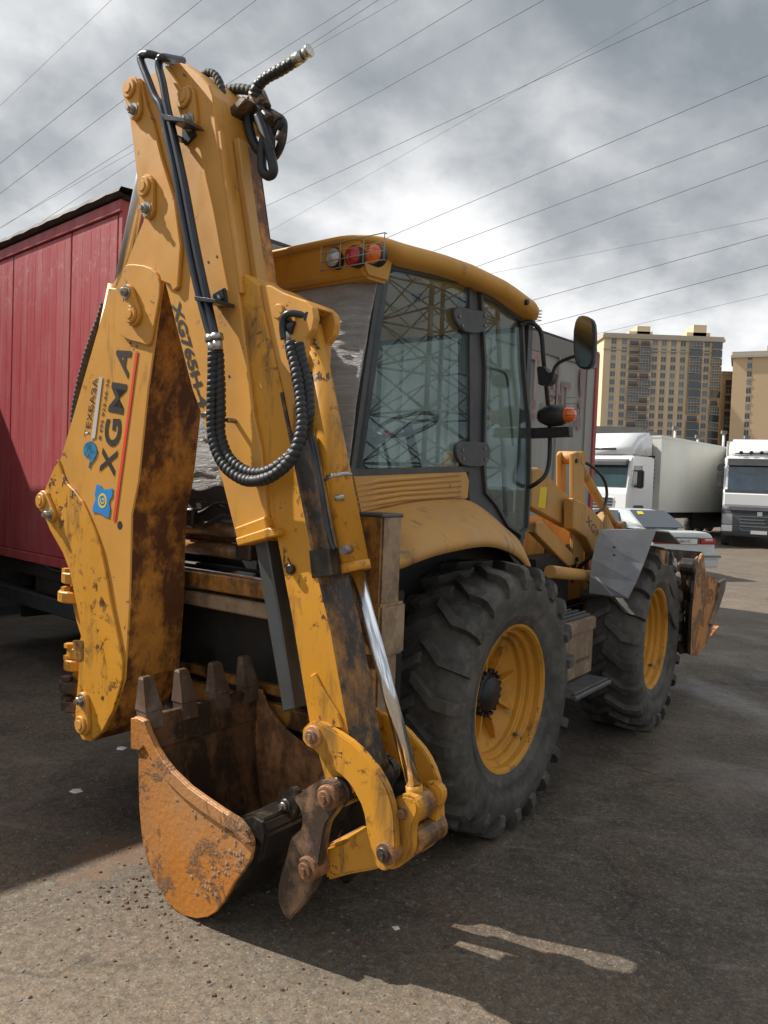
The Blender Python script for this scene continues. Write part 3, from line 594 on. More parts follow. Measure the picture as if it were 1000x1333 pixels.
for a, b in (([(-0.258,3.521)][0], [(-0.225,3.416)][0]), ([(0.11,3.389)][0], [(0.145,3.286)][0]), ([(-0.129,3.055)][0], [(-0.108,2.952)][0])):
    pin_plate(a, b, DN-0.020 if a[0] < -0.0 else DN, dipper, 0.056)
# top ridge, two guide rails and a dark strip painting the recess's shade
MB().prism([(-0.057,3.577),(-0.029,3.575),(0.099,3.408),(0.079,3.397)], 'f', DN-0.012, DN+0.001, 0.003).build('top_rib', 'yellow', dipper)
rl = [(0.302,3.212),(0.338,3.037),(0.425,2.69),(0.465,2.523)]
for (w0, w1, ext, mt) in ((-1.385, -1.362, 0.018, 'yellow'), (-1.30, -1.245, 0.035, 'yellow_pale'), (-1.240, -1.152, 0.004, 'rusty')):
    pts = [(u+0.001, v) for u, v in rl] + [(u+ext, v) for u, v in rl[::-1]]
    MB().prism(pts, 'f', w0, w1, 0.003).build('rail_or_shade_strip', mt, dipper)
# collar at its lower end
MB().prism([(0.497,1.567),(0.673,1.624),(0.698,1.541),(0.519,1.497)], 'f', DN-0.016, DF+0.014, 0.006).build('collar', 'yellow_low', dipper)
MB().prism([(0.515,1.525),(0.702,1.581),(0.757,1.576),(0.754,1.554),(0.53,1.495)], 'f', DN-0.026, DF+0.02, 0.005).build('collar_lip', 'yellow_low', dipper)
w2 = DN-0.0025
plane_text('model_lettering', 'XG765H-4T', [(0.029,2.526)][0], [(0.267,1.998)][0], [(0.089,2.538)][0], w2, 'ink', dipper, 0.035)
for (px, py) in ((271, 341), (282, 333), (299, 490), (306, 548)): pass
for p in [(0.27,2.677),(0.323,2.692),(0.422,2.188)]: MB().disc('f', p[0], p[1], DN-0.0015, DN, 0.006, 10).build('small_hole', 'ink', dipper)
p = [(0.468,2.004)][0]; MB().disc('f', p[0], p[1], DN-0.045, DN, 0.011, 10, .003).build('stud', 'bolt', dipper)
p = [(0.545,1.816)][0]; MB().disc('f', p[0], p[1], DN-0.03, DN, 0.013, 10, .003).build('stud', 'yellow', dipper)

# two bent steel pipes down the dipper
pa = smooth([(-0.116,-1.3,3.653),(-0.06,-1.4,3.611),(-0.066,-1.46,3.602),(-0.116,-1.46,3.617),(-0.137,-1.46,3.606),(-0.119,-1.46,3.568),(-0.077,-1.46,3.496),(-0.025,-1.46,3.41),(0.026,-1.46,3.347),(0.074,-1.46,3.209),(0.128,-1.46,3.062),(0.199,-1.46,2.831),(0.279,-1.46,2.597),(0.355,-1.46,2.413),(0.391,-1.46,2.342)], 6)
pb = smooth([(-0.076,-1.28,3.66),(-0.037,-1.36,3.619),(0.027,-1.46,3.561),(0.001,-1.46,3.559),(-0.003,-1.46,3.528),(0.027,-1.46,3.454),(0.063,-1.46,3.341),(0.11,-1.46,3.217),(0.192,-1.46,2.991),(0.278,-1.46,2.723),(0.366,-1.46,2.477),(0.414,-1.46,2.346)], 6)
for P in (pa, pb): MB().sweep(P, 0.0170, 14).build('hydraulic_pipe', 'pipe', BL)
m = MB(); m.prism([(0.068,3.3),(0.223,3.243),(0.243,3.219),(0.101,3.263)], 'f', -1.50, -1.40, 0.003); m.prism([(0.081,3.302),(0.144,3.28),(0.172,3.222),(0.107,3.195),(0.085,3.216)], 'f', DN-0.012, DN-0.001, 0.002); m.build('pipe_clamp', 'pipe', BL)
m = MB(); m.prism([(0.322,2.504),(0.455,2.477),(0.455,2.462),(0.332,2.484)], 'f', -1.50, DN-0.01, 0.002); m.prism([(0.316,2.537),(0.387,2.554),(0.404,2.495),(0.358,2.475),(0.313,2.502)], 'f', DN-0.012, DN-0.001, 0.002); m.build('pipe_clamp', 'pipe', BL)
for (p, q) in (([(0.096,-1.4,3.217)][0], 0), ([(0.375,-1.4,2.508)][0], 0)): m = MB(); m.cyl(p, (p[0], p[1]-0.03, p[2]), 0.013, 6); m.build('clamp_bolt', 'fitting', BL)
for P in ([(0.391,-1.46,2.345),(0.397,-1.46,2.319),(0.408,-1.46,2.278)], [(0.423,-1.46,2.348),(0.429,-1.46,2.323),(0.436,-1.46,2.282)]):
    m = MB(); m.cyl(P[0], P[1], 0.027, 6); m.cyl(P[1], P[2], 0.021, 14); m.build('hose_fitting', 'fitting', BL)
# the two spiral wrapped hoses that loop to the bucket cylinder
h1 = [(0.42,-1.47,2.276),(0.421,-1.47,2.146),(0.422,-1.47,2.022),(0.436,-1.47,1.923),(0.486,-1.47,1.837),(0.565,-1.47,1.783),(0.654,-1.47,1.761),(0.779,-1.49,1.776),(0.855,-1.48,1.824),(0.887,-1.46,1.888),(0.882,-1.43,1.981),(0.85,-1.41,2.09),(0.817,-1.4,2.18),(0.784,-1.39,2.251),(0.765,-1.385,2.3)]
h2 = [(0.424,-1.45,2.285),(0.438,-1.45,2.179),(0.449,-1.45,2.054),(0.453,-1.45,1.946),(0.499,-1.45,1.862),(0.582,-1.45,1.808),(0.678,-1.45,1.792),(0.769,-1.45,1.815),(0.826,-1.42,1.872),(0.841,-1.38,1.939),(0.878,-1.39,2.019),(0.856,-1.375,2.114),(0.828,-1.37,2.198),(0.805,-1.37,2.252),(0.791,-1.37,2.3)]
spiral_hose('loop_hose', h1, 0.0235, BL, 'hose', 0.024); spiral_hose('loop_hose', h2, 0.0230, BL, 'hose', 0.024)

# --- extending dipper section
XN, XF = -1.365, -1.185
ext = [(0.424,2.623),(0.471,2.607),(0.554,2.557),(0.581,2.459),(0.62,2.351),(0.704,2.116),(0.791,1.845),(0.904,1.496),(1.01,1.217),(1.073,0.998),(1.112,0.863),(1.142,0.77),(1.174,0.707),(1.162,0.647),(1.114,0.591),(1.047,0.581),(1.007,0.628),(0.964,0.726),(0.916,0.819),(0.883,0.934),(0.795,1.246),(0.706,1.528),(0.634,1.69),(0.555,1.967),(0.487,2.25)]
m = MB(); m.prism(ext, 'f', XN, XF, 0.008)
exo = m.build('extending_dipper', ['yellow_low', 'greasy', 'yellow'], BL, lambda n, c: 1 if (n.x > 0.4 and c.z < 2.02) else 0)
MB().prism([(0.75,1.664),(0.807,1.673),(1.036,0.99),(1.102,0.855),(1.042,0.847),(0.93,1.117)], 'f', XN-0.0015, XN+0.001, 0).build('grease_patch', 'greasy', exo) if False else None
MB().prism([(0.919,1.029),(0.942,1.045),(0.975,1.001),(1.063,0.917),(1.087,0.865),(0.99,0.852),(0.942,0.886)], 'f', XN-0.012, XN+0.002, 0.004).build('nose_doubler', 'yellow_low', exo)
ear = [(0.526,2.565),(0.611,2.545),(0.677,2.51),(0.807,2.462),(0.844,2.432),(0.854,2.393),(0.844,2.35),(0.809,2.317),(0.804,2.086),(0.756,2.058),(0.756,1.877),(0.59,2.341)]
for a, b in ((-1.350, -1.315), (-1.225, -1.19)): MB().prism(ear, 'f', a, b, 0.005).build('cylinder_ear', 'yellow', exo)
e1 = [(0.731,2.456),(0.782,2.42)]
m = MB(); m.prism([(0.526,2.565),(0.611,2.545),(0.677,2.51),(0.807,2.462),(0.836,2.439),(0.788,2.426),(0.678,2.467),(0.56,2.511)], 'f', -1.33, -1.19, 0.004); m.build('ear_bridge', 'yellow', exo)
p = [(0.668,2.434)][0]; m = MB(); m.disc('f', p[0], p[1], -1.366, -1.345, 0.030, 18, .004); m.build('ear_boss', 'yellow', exo)
p = [(0.8,1.425)][0]; MB().disc('f', p[0], p[1], XN-0.025, XN, 0.020, 10, .004).build('stud', 'blackmud', exo)
MB().prism([(0.884,1.505),(0.984,1.519),(1.004,1.422),(0.904,1.4)], 'f', -1.372, -1.18, 0.004).build('wear_block', 'blackmud', exo)
# bent pipe at the top of the cylinder
P = smooth([(0.706,-1.36,2.321),(0.701,-1.365,2.362),(0.708,-1.37,2.399),(0.736,-1.37,2.417),(0.775,-1.35,2.414),(0.809,-1.33,2.403),(0.806,-1.3,2.403)], 6)
MB().sweep(P, 0.014, 12).build('elbow_pipe', 'pipe', BL)
m = MB(); m.cyl(*[(0.816,-1.35,2.401),(0.807,-1.31,2.404)], 0.020, 6); m.cyl(*[(0.709,-1.34,2.378),(0.751,-1.34,2.362)], 0.030, 8); m.build('elbow_nut', 'pipe', BL)
for P in ([(0.702,-1.345,2.375),(0.721,-1.345,2.31)], [(0.704,-1.3,2.383),(0.724,-1.3,2.314)], ): m = MB(); m.cyl(P[0], P[0].__class__(P[1]), 0.019, 8); m.build('hose_fitting', 'fitting', BL)
for P in ([(0.721,-1.345,2.31),(0.741,-1.345,2.249)], [(0.724,-1.3,2.317),(0.739,-1.3,2.268)]): m = MB(); m.cyl(P[0], P[1], 0.023, 12); m.build('hose_fitting', 'fitting', BL)
# thin pipe and clamp along the cylinder
P = smooth([(0.831,-1.34,1.966),(0.872,-1.34,1.859),(0.918,-1.35,1.743),(0.937,-1.34,1.639),(0.969,-1.34,1.541),(0.989,-1.34,1.514)], 6)
MB().sweep(P, 0.011, 10).build('grease_pipe', 'pipe', BL)
# grey slide strip on the left edge of the extending section
MB().prism([(0.543,1.526),(0.614,1.538),(0.707,1.227),(0.804,0.868),(0.742,0.842),(0.649,1.156)], 'f', -1.335, -1.225, 0.006).build('slide_strip', 'steelgrey', BL)

# --- bucket cylinder
C0 = [(0.752,-1.27,2.375),(1.04,-1.27,1.439),(1.343,-1.27,0.691),(1.352,-1.27,0.643)]
A, B, C, D = [Vector(p) for p in C0]
bc = MB().cyl(A, B, 0.054, 28).build('bucket_cylinder', 'yellow_low', BL)
dd = (B-A).normalized()
MB().cyl(B-dd*0.03, B+dd*0.004, 0.058, 28).build('gland_nut', 'yellow_low', bc)
MB().cyl(A+(B-A)*0.62, A+(B-A)*0.635, 0.0565, 28).build('hose_strap', 'fitting', bc)
MB().cyl(B, C, 0.0265, 24).build('cylinder_rod', 'chrome', bc)
MB().cyl(C, D, 0.031, 20).build('rod_eye_neck', 'yellow_low', bc)
m = MB(); p = [(0.998,-1.4,1.711),(1.031,-1.4,1.718)]; m.cyl((p[0][0]-.01, -1.35, p[0][2]), (p[0][0]+.02, -1.33, p[0][2]+.003), 0.012, 6); m.build('strap_screw', 'fitting', bc)
p = [(1.04,-1.36,1.519)][0]; m = MB(); m.cyl((p[0], -1.355, p[2]), (p[0], -1.31, p[2]), 0.017, 12); m.build('port_plug', 'bolt', bc)

# --- link work
arm = [(0.914,0.829),(0.944,0.859),(0.979,0.872),(1.013,0.871),(1.044,0.864),(1.1,0.853),(1.152,0.837),(1.199,0.815),(1.239,0.788),(1.271,0.766),(1.299,0.738),(1.324,0.703),(1.343,0.665),(1.355,0.625),(1.36,0.578),(1.366,0.525),(1.365,0.476),(1.354,0.44),(1.315,0.416),(1.28,0.426),(1.265,0.463),(1.252,0.498),(1.24,0.53),(1.224,0.592),(1.208,0.624),(1.186,0.649),(1.167,0.672),(1.141,0.69),(1.111,0.705),(1.077,0.713),(1.039,0.732),(1.004,0.75),(0.972,0.766),(0.941,0.77),(0.916,0.788)]
for (a, b) in ((-1.405, -1.372), (-1.115, -1.082)): MB().prism(arm, 'f', a, b, 0.005, 2).build('side_link', 'yellow_low', BL)
p = [(0.977,0.82),(1.33,0.488)]
for q in p: big_pin(q[0], q[1], -1.07, -1.418, 0.040, BL)
MB().prism([(1.021,0.398),(1.102,0.444),(1.214,0.536),(1.243,0.511),(1.26,0.455),(1.279,0.4),(1.215,0.367),(1.137,0.329),(1.024,0.266),(1.012,0.339)], 'f', -1.368, -1.14, 0.012, 2).build('bucket_link', 'yellow_low', BL)
knu = [(1.324,0.66),(1.343,0.679),(1.369,0.689),(1.402,0.687),(1.422,0.669),(1.424,0.642),(1.415,0.615),(1.404,0.585),(1.402,0.552),(1.404,0.509),(1.393,0.475),(1.374,0.447),(1.329,0.41),(1.292,0.406),(1.271,0.427),(1.289,0.472),(1.315,0.508),(1.326,0.55),(1.32,0.598),(1.315,0.63)]
for (a, b) in ((-1.362, -1.318), (-1.215, -1.165)): MB().prism(sm2(knu, 2), 'f', a, b, 0.008, 2).build('knuckle_ear', 'yellow_low', BL)
p = [(1.363,0.624),(1.371,0.515),(1.32,0.46)]
m = MB(); m.disc('f', p[0][0], p[0][1], -1.318, -1.215, 0.052, 20, .01); m.disc('f', p[1][0], p[1][1], -1.32, -1.14, 0.050, 20, .01); m.disc('f', p[2][0], p[2][1], -1.36, -1.12, 0.045, 20, .01)
m.build('knuckle_tube', 'brownyel', BL)
big_pin(p[0][0], p[0][1], -1.15, -1.366, 0.024, BL, ('rustwarm', 'rustwarm'))
lev = sm2([(0.908,0.569),(0.942,0.602),(0.972,0.628),(1.017,0.66),(1.061,0.68),(1.102,0.68),(1.125,0.655),(1.13,0.619),(1.111,0.574),(1.076,0.524),(1.063,0.474),(1.055,0.413),(1.04,0.338),(1.024,0.268),(0.984,0.207),(0.928,0.127),(0.901,0.099),(0.872,0.116),(0.841,0.168),(0.853,0.254),(0.882,0.342),(0.899,0.414),(0.945,0.458),(0.955,0.499),(0.941,0.542)], 2)
for (a, b) in ((-1.435, -1.39), (-1.10, -1.055)): MB().prism(lev, 'f', a, b, 0.006, 2).build('tipping_lever', 'mudmetal' if a < -1.2 else 'blackmud', BL)
p = [(1.084,0.626),(1,0.333)]
for q in p: big_pin(q[0], q[1], -1.05, -1.452, 0.046, BL, ('rustwarm', 'rustwarm'))
m = MB(); m.disc('f', p[0][0], p[0][1], -1.389, -1.11, 0.055, 20, .006); m.build('pivot_tube', 'blackmud', BL)

# --- digging bucket with four teeth
KN, KF = -1.56, -0.88
side = [(0.086,0.734),(0.124,0.739),(0.167,0.735),(0.2,0.687),(0.244,0.642),(0.297,0.603),(0.358,0.571),(0.466,0.533),(0.569,0.513),(0.668,0.496),(0.755,0.485),(0.798,0.46),(0.828,0.426),(0.826,0.388),(0.815,0.343),(0.772,0.282),(0.736,0.237),(0.704,0.181),(0.668,0.123),(0.634,0.083),(0.59,0.048),(0.522,0.016),(0.447,0),(0.388,0.004),(0.333,0.022),(0.275,0.057),(0.226,0.099),(0.186,0.168),(0.156,0.244),(0.135,0.358),(0.125,0.468),(0.119,0.599),(0.081,0.596),(0.076,0.725)]
shell = [(0.125,0.719),(0.125,0.6),(0.13,0.469),(0.162,0.246),(0.226,0.105),(0.343,0.022),(0.451,0.008),(0.527,0.027),(0.59,0.054),(0.659,0.125),(0.732,0.241),(0.803,0.339),(0.817,0.394)]
bk = MB()
for (a, b) in ((KN, KN+0.018), (KF-0.018, KF)): bk.prism(side, 'f', a, b, 0.003)
bucket = bk.build('bucket', ['bucket', 'rustwarm'], BL, lambda n, c: 0 if n.y < -0.3 and c.y < -1.3 else (1 if n.y < -0.3 else 0))
sh = sm2(shell, 3, False); cen = Vector((sum(p[0] for p in sh)/len(sh), sum(p[1] for p in sh)/len(sh)))
inn = []
for i, pp in enumerate(sh):
    a_, b_ = Vector(sh[max(i-1, 0)]), Vector(sh[min(i+1, len(sh)-1)]); t_ = (b_-a_).normalized(); n_ = Vector((-t_.y, t_.x))
    if n_.dot(cen-Vector(pp)) < 0: n_ = -n_
    inn.append(tuple(Vector(pp)+n_*0.016))
m = MB()
for i in range(len(sh)-1): m.prism([sh[i], sh[i+1], inn[i+1], inn[i]], 'f', KN+0.018, KF-0.018)
m.build('bucket_shell', ['blackmud', 'bucket_in'], bucket, lambda n, c: 1 if Vector((n.x, n.z)).dot(cen-Vector((c.x, c.z))) > 0 else 0)
e0 = Vector([(0.119,0.718)][0]); lipd = Vector((0.06, -0.10)).normalized()
MB().prism([tuple(e0+Vector((-0.012, 0.02))), tuple(e0+Vector((0.022, 0.02))), tuple(e0+Vector((0.030, -0.13))), tuple(e0+Vector((-0.004, -0.13)))], 'f', KN+0.019, KF-0.019, 0.004).build('cutting_edge', 'bucket_in', bucket)
MB().prism([(0.076,0.728),(0.124,0.739),(0.167,0.735),(0.2,0.687),(0.244,0.642),(0.297,0.603),(0.358,0.571),(0.466,0.533),(0.569,0.513),(0.668,0.496),(0.755,0.485),(0.798,0.46),(0.828,0.426),(0.796,0.407),(0.731,0.434),(0.64,0.445),(0.535,0.463),(0.43,0.486),(0.32,0.526),(0.258,0.561),(0.209,0.601),(0.171,0.631),(0.141,0.604),(0.081,0.596)], 'f', KN-0.012, KN+0.001, 0.003).build('side_cutter', 'bucket', bucket)
nm = []
tw = [(KN+0.055), (KN+0.245), (KN+0.44), (KN+0.625)]
for i, yc in enumerate(tw):
    b0 = Vector((e0.x+0.008, e0.y-0.03)); hh = 0.210
    m = MB(); sec = []
    for (zz_, hw, ht) in ((0.0, 0.042, 0.032), (0.070, 0.041, 0.034), (0.074, 0.044, 0.038), (0.135, 0.035, 0.028), (0.200, 0.027, 0.018), (hh, 0.021, 0.012)):
        cx = b0.x - 0.045*zz_/hh*1.0; cz = b0.y + zz_
        sec.append([m.b.verts.new((cx+sx*ht, yc+sy*hw, cz)) for sx, sy in ((-1, -1), (1, -1), (1, 1), (-1, 1))])
    m.face(sec[0][::-1]); m.face(sec[-1])
    for A_, B_ in zip(sec, sec[1:]):
        for k in range(4): m.face((A_[k], A_[(k+1) % 4], B_[(k+1) % 4], B_[k]))
    o = m.build('tooth', 'tooth', bucket)
# hinge ears on the bucket
earp = sm2([(0.699,0.4),(0.748,0.467),(0.775,0.521),(0.811,0.558),(0.851,0.581),(0.884,0.57),(0.898,0.532),(0.876,0.484),(0.85,0.437),(0.828,0.378),(0.756,0.3),(0.668,0.303)], 2)
for (a, b) in ((-1.385, -1.350), (-1.14, -1.105)): MB().prism(earp, 'f', a, b, 0.005, 2).build('hinge_ear', 'blackmud', bucket)
p = [(0.824,0.505)][0]; big_pin(p[0], p[1], -1.09, -1.392, 0.026, BL, ('mudmetal', 'bolt'))
m = MB(); m.prism([(0.703,0.465),(0.774,0.501),(0.84,0.494),(0.859,0.444),(0.835,0.333),(0.741,0.296),(0.694,0.378)], 'f', -1.52, -0.95, 0.012, 2); m.build('bucket_back_box', 'blackmud', bucket)
def pip(q, P):
    c = False; n = len(P)
    for i in range(n):
        a, b = P[i], P[i-1]
        if (a[1] > q[1]) != (b[1] > q[1]) and q[0] < (b[0]-a[0])*(q[1]-a[1])/(b[1]-a[1])+a[0]: c = not c
    return c
m = MB(); sd_in = inset(side, 0.025); nmud = 0
ma, mb_, mc_ = Vector(side[4]), Vector(side[13]), Vector([(0.548,0.168)][0])
while nmud < 160:
    t_ = random.random(); q = (ma.lerp(mb_, t_) if random.random() < 0.5 else mb_.lerp(mc_, random.random())) + Vector((random.gauss(-0.03, 0.03), random.gauss(-0.05, 0.035)))
    if not pip(q, sd_in): continue
    nmud += 1; rr_ = random.choice([0.003, 0.004, 0.006, 0.009, 0.013])*random.uniform(.8, 1.2)
    c_ = m.b.verts.new((q.x+random.uniform(-.3, .3)*rr_, KN-rr_*0.28, q.y+random.uniform(-.3, .3)*rr_)); rg_ = [m.b.verts.new((q.x+rr_*math.cos(t)*random.uniform(.7, 1.6), KN+0.001, q.y+rr_*math.sin(t)*random.uniform(.7, 1.6))) for t in (0, 1.2, 2.4, 3.6, 4.9)]
    for k in range(5): m.face((rg_[k], rg_[(k+1) % 5], c_))
tag(m.build('dried_mud', 'driedmud', bucket), kind='stuff')
# ------------------------------------------------------------------ cab
CAB = bpy.data.objects.new('cab', None); COL.objects.link(CAB); CAB.parent = BL
RW = 0.64
win = [(-0.822,1.83),(-0.667,2.777),(0.108,2.875),(0.198,1.887)]
door = [(0.227,2.86),(0.376,2.862),(0.535,2.846),(0.685,2.822),(0.758,2.808),(0.817,2.52),(0.928,2.166),(0.959,1.854),(0.96,1.513),(0.857,1.477),(0.677,1.539),(0.52,1.666),(0.384,1.738),(0.344,1.901),(0.314,2.448)]
def side_set(sg):
    m = MB(); ring(m, win, -0.030, 'r', sg*(RW-0.05), sg*(RW+0.012)); m.build('window_frame', 'frame', CAB)
    MB().prism(inset(win, 0.004), 'r', sg*(RW-0.004), sg*(RW+0.002)).build('side_window', 'glass', CAB)
    m = MB(); m.prism([(0.108,2.879),(0.217,2.87),(0.314,2.448),(0.344,1.901),(0.384,1.738),(0.52,1.666),(0.677,1.539),(0.754,1.466),(0.499,1.474),(0.236,1.636),(0.198,1.887)], 'r', sg*(RW-0.07), sg*(RW-0.002), 0.006); m.build('door_pillar', 'frame', CAB)
    d = MB(); ring(d, door, 0.020, 'r', sg*(RW-0.030), sg*(RW+0.016)); dr = d.build('door', 'frame', CAB)
    MB().prism(inset(door, 0.004), 'r', sg*(RW-0.004), sg*(RW+0.002)).build('door_glass', 'glass_door', dr)
    for hp in ([(-0.062,2.705),(0.014,2.733),(0.269,2.759),(0.289,2.729),(0.277,2.666),(0.203,2.627),(0.056,2.609),(-0.042,2.648)], [(0.018,1.992),(0.104,2.018),(0.351,2.026),(0.392,1.971),(0.361,1.911),(0.266,1.885),(0.106,1.887),(0.031,1.926)]):
        MB().prism(sm2(hp, 2), 'r', sg*(RW+0.004), sg*(RW+0.030), 0.005).build('hinge', 'frame', CAB)
side_set(1); side_set(-1)
for px in ([(-0.013,2.678),(0.022,2.636),(0.254,2.735),(0.259,2.68)], [(0.075,1.97),(0.087,1.924),(0.318,1.993),(0.332,1.932)]):
    for u, v in px: MB().disc('r', u, v, RW+0.029, RW+0.036, 0.008, 8).build('hinge_bolt', 'bolt', CAB)
# window catches
m = MB(); m.prism(sm2([(-0.716,2.153),(-0.682,2.171),(-0.646,2.16),(-0.648,2.095),(-0.675,2.06),(-0.717,2.07)], 2), 'r', RW-0.05, RW-0.01, 0.004); m.build('window_catch', 'black', CAB)
# louvred yellow panel under the window
lp = [(-0.85,1.805),(0.15,1.859),(0.188,1.805),(0.18,1.701),(-0.098,1.7),(-0.348,1.686),(-0.604,1.656),(-0.778,1.628)]
lv = MB().prism(lp, 'r', RW-0.03, RW+0.018, 0.008, 2).build('louver_panel', 'yellow_pale', CAB)
for a, b in (([(-0.823,1.751),(-0.652,1.784),(-0.529,1.794),(0.069,1.836)], 0), ([(-0.822,1.727),(-0.65,1.758),(-0.463,1.774),(0.088,1.807)], 0), ([(-0.82,1.703),(-0.649,1.733),(-0.462,1.747),(0.098,1.778)], 0), ([(-0.808,1.678),(-0.647,1.704),(-0.46,1.725),(0.1,1.749)], 0), ([(-0.795,1.654),(-0.645,1.679),(-0.458,1.698),(0.103,1.723)], 0)):
    m = MB(); m.sweep([(RW+0.014, u, v) for u, v in a], [0.004, 0.014, 0.014, 0.011], 6); m.build('louver', 'yellow_pale', lv)
# front glazing, far pillars
m = MB(); m.box((-0.62, 0.90, 1.50), (-0.58, 0.96, 2.85)); m.box((0.58, 0.90, 1.50), (0.62, 0.96, 2.85)); m.box((-0.62, 0.90, 2.78), (0.62, 0.96, 2.86)); m.box((-0.62, 0.92, 1.45), (0.62, 0.98, 1.55))
m.build('windscreen_frame', 'frame', CAB)
MB().box((-0.58, 0.925, 1.55), (0.58, 0.931, 2.78)).build('windscreen', 'glass_door', CAB)
m = MB(); m.box((-0.62, -0.70, 2.68), (0.62, -0.62, 2.80)); 
for sg in (-1, 1): m.prism([(-0.86, 1.60), (-0.80, 1.60), (-0.60, 2.80), (-0.66, 2.80)], 'r', sg*0.585, sg*0.642)
m.build('rear_frame', 'frame', CAB)
m = MB(); m.box((-0.58, -0.6, 1.20), (0.58, 0.9, 1.55)); m.box((-0.58, 0.55, 1.55), (0.58, 0.9, 1.78), .03); m.box((0.30, -0.3, 1.55), (0.52, 0.4, 1.72), 0.03); m.build('cab_floor', 'black', CAB)
m = MB(); m.box((-0.26, -0.15, 1.55), (0.26, 0.30, 1.74), 0.04, 2); m.box((-0.25, -0.28, 1.70), (0.25, -0.14, 2.12), 0.05, 2); m.build('seat', 'seat', CAB)
sc_ = Vector([(0.1,0.346,2.144)][0]); m = MB(); ax_ = Vector((0, -0.45, 0.9)).normalized(); u_ = Vector((1, 0, 0)); v_ = ax_.cross(u_)
m.sweep([sc_ + (u_*math.cos(q)+v_*math.sin(q))*0.19 for q in (2*math.pi*k/28 for k in range(29))], 0.014, 8)
for q in (0.5, 2.6, 4.7): m.cyl(sc_, sc_+(u_*math.cos(q)+v_*math.sin(q))*0.185, 0.010, 6)
m.cyl(sc_, sc_-ax_*0.45, 0.03, 10); m.build('steering_wheel', 'black', CAB)
m = MB(); P = [(0.45,-0.265,1.779),(0.45,-0.3,1.891),(0.45,-0.36,1.999),(0.45,-0.437,1.986)]; m.sweep(smooth(P[:3], 4), 0.010, 8); m.cyl(P[2], P[3], 0.022, 10); m.build('control_lever', 'black', CAB)
P = [(0.45,-0.329,2.026)][0]; MB().lathe([(0.002, -0.022), (0.018, -0.016), (0.024, 0), (0.018, 0.016), (0.002, 0.022)], 'r', 14, P).build('lever_knob', 'redlamp', CAB)
P = [(0.4,-0.043,2.808),(0.4,0.007,2.844),(0.4,0.066,2.874)]; m = MB(); m.cyl(P[0], P[1], 0.030, 12); m.cyl(P[1], P[2], 0.018, 8); m.build('work_lamp', 'black', CAB)

# white stretch film over the rear opening
m = MB(); nu, nv = 110, 130; G = []
for i in range(nu+1):
    row = []; u = -0.655 + 1.31*i/nu
    for j in range(nv+1):
        t = j/nv; zb = 1.69 + 0.055*(u+0.65) + 0.012*math.sin(u*23) ; z = zb + (2.765-zb)*t
        tt_ = (z-1.69)/1.08; e_ = min(1, max(0, (0.655-abs(u))/0.13)); y = -0.895 + 0.195*tt_ - 0.075*tt_*(e_*e_*(3-2*e_))
        wr = noise.noise((u*2.2, z*9.0, 1.3))*0.022 + noise.noise((u*5.5+z*3, z*30.0, 4.3))*0.010 + noise.noise((u*14, z*60, 7))*0.004
        wr *= min(1, (0.655-abs(u))*14+.15); row.append(m.b.verts.new((u, y + wr - 0.02*math.sin(math.pi*t), z)))
    G.append(row)
for i in range(nu):
    for j in range(nv): m.face((G[i][j], G[i+1][j], G[i+1][j+1], G[i][j+1]), True)
fo = m.build('stretch_film', 'film', CAB); fm = fo.modifiers.new('thick', 'SOLIDIFY'); fm.thickness = 0.003

# roof
def ztop(y):
    K = [(-1.1, 2.845), (-0.9, 2.872), (-0.7, 2.90), (-0.3, 2.945), (0, 2.965), (0.4, 2.965), (0.75, 2.925), (0.9, 2.90), (1.2, 2.84)]
    for (a, za), (b, zb) in zip(K, K[1:]):
        if a <= y <= b: return za+(zb-za)*(y-a)/(b-a)
    return K[-1][1] if y > 0 else K[0][1]
def outline(inx, iny, rad, n=8, y0=-0.935, y1=0.90, hw=0.745):
    out = []; a, b = hw-inx, (y1-y0)/2-iny; cy = (y0+y1)/2; rad = min(rad, a, b)
    for (sx, sy, q0) in ((1, 1, 0), (-1, 1, .5*math.pi), (-1, -1, math.pi), (1, -1, 1.5*math.pi)):
        for k in range(n+1):
            q = q0+0.5*math.pi*k/n; out.append((sx*(a-rad)+rad*math.cos(q), cy+sy*(b-rad)+rad*math.sin(q)))
    # sides bow out a little, ends too
    den = []
    for i in range(len(out)):
        p, q = Vector(out[i]), Vector(out[(i+1) % len(out)]); k = max(1, int((q-p).length/0.12))
        for j in range(k): den.append(tuple(p.lerp(q, j/k)))
    return den
base = outline(0, 0, 0.17); N0 = len(base)
m = MB(); rings = []
for ins, dz in ((0.13, -0.10), (0.03, -0.105), (0.0, -0.085), (-0.006, -0.05), (0.008, -0.022), (0.05, -0.004), (0.13, 0.010), (0.30, 0.030), (0.55, 0.045)):
    rings.append([m.b.verts.new((x*(1-ins/0.745), (y+0.03)*(1-ins/0.93)-0.03, ztop(y)+(dz*(0.34+0.66*min(1, max(0, (y+0.93)/0.30))) if dz < 0 else dz))) for x, y in base])
for A_, B_ in zip(rings, rings[1:]):
    for k in range(N0): m.face((A_[k], A_[(k+1) % N0], B_[(k+1) % N0], B_[k]), True)
m.face(rings[-1], True); m.face(rings[0][::-1])
roof = m.build('cab_roof', 'yellow_roof', CAB)
MB().prism([(-0.900, 2.85), (-0.905, 2.82), (-0.850, 2.715), (-0.82, 2.690), (-0.66, 2.700), (-0.62, 2.85)], 'r', -0.66, 0.685, 0.016, 3).build('rear_light_panel', 'yellow_roof', roof)
MB().prism([(-0.925, 2.825), (-0.930, 2.80), (-0.895, 2.765), (-0.80, 2.77), (-0.80, 2.82)], 'r', -0.66, 0.14, 0.012, 2).build('roof_hump', 'yellow_roof', roof)
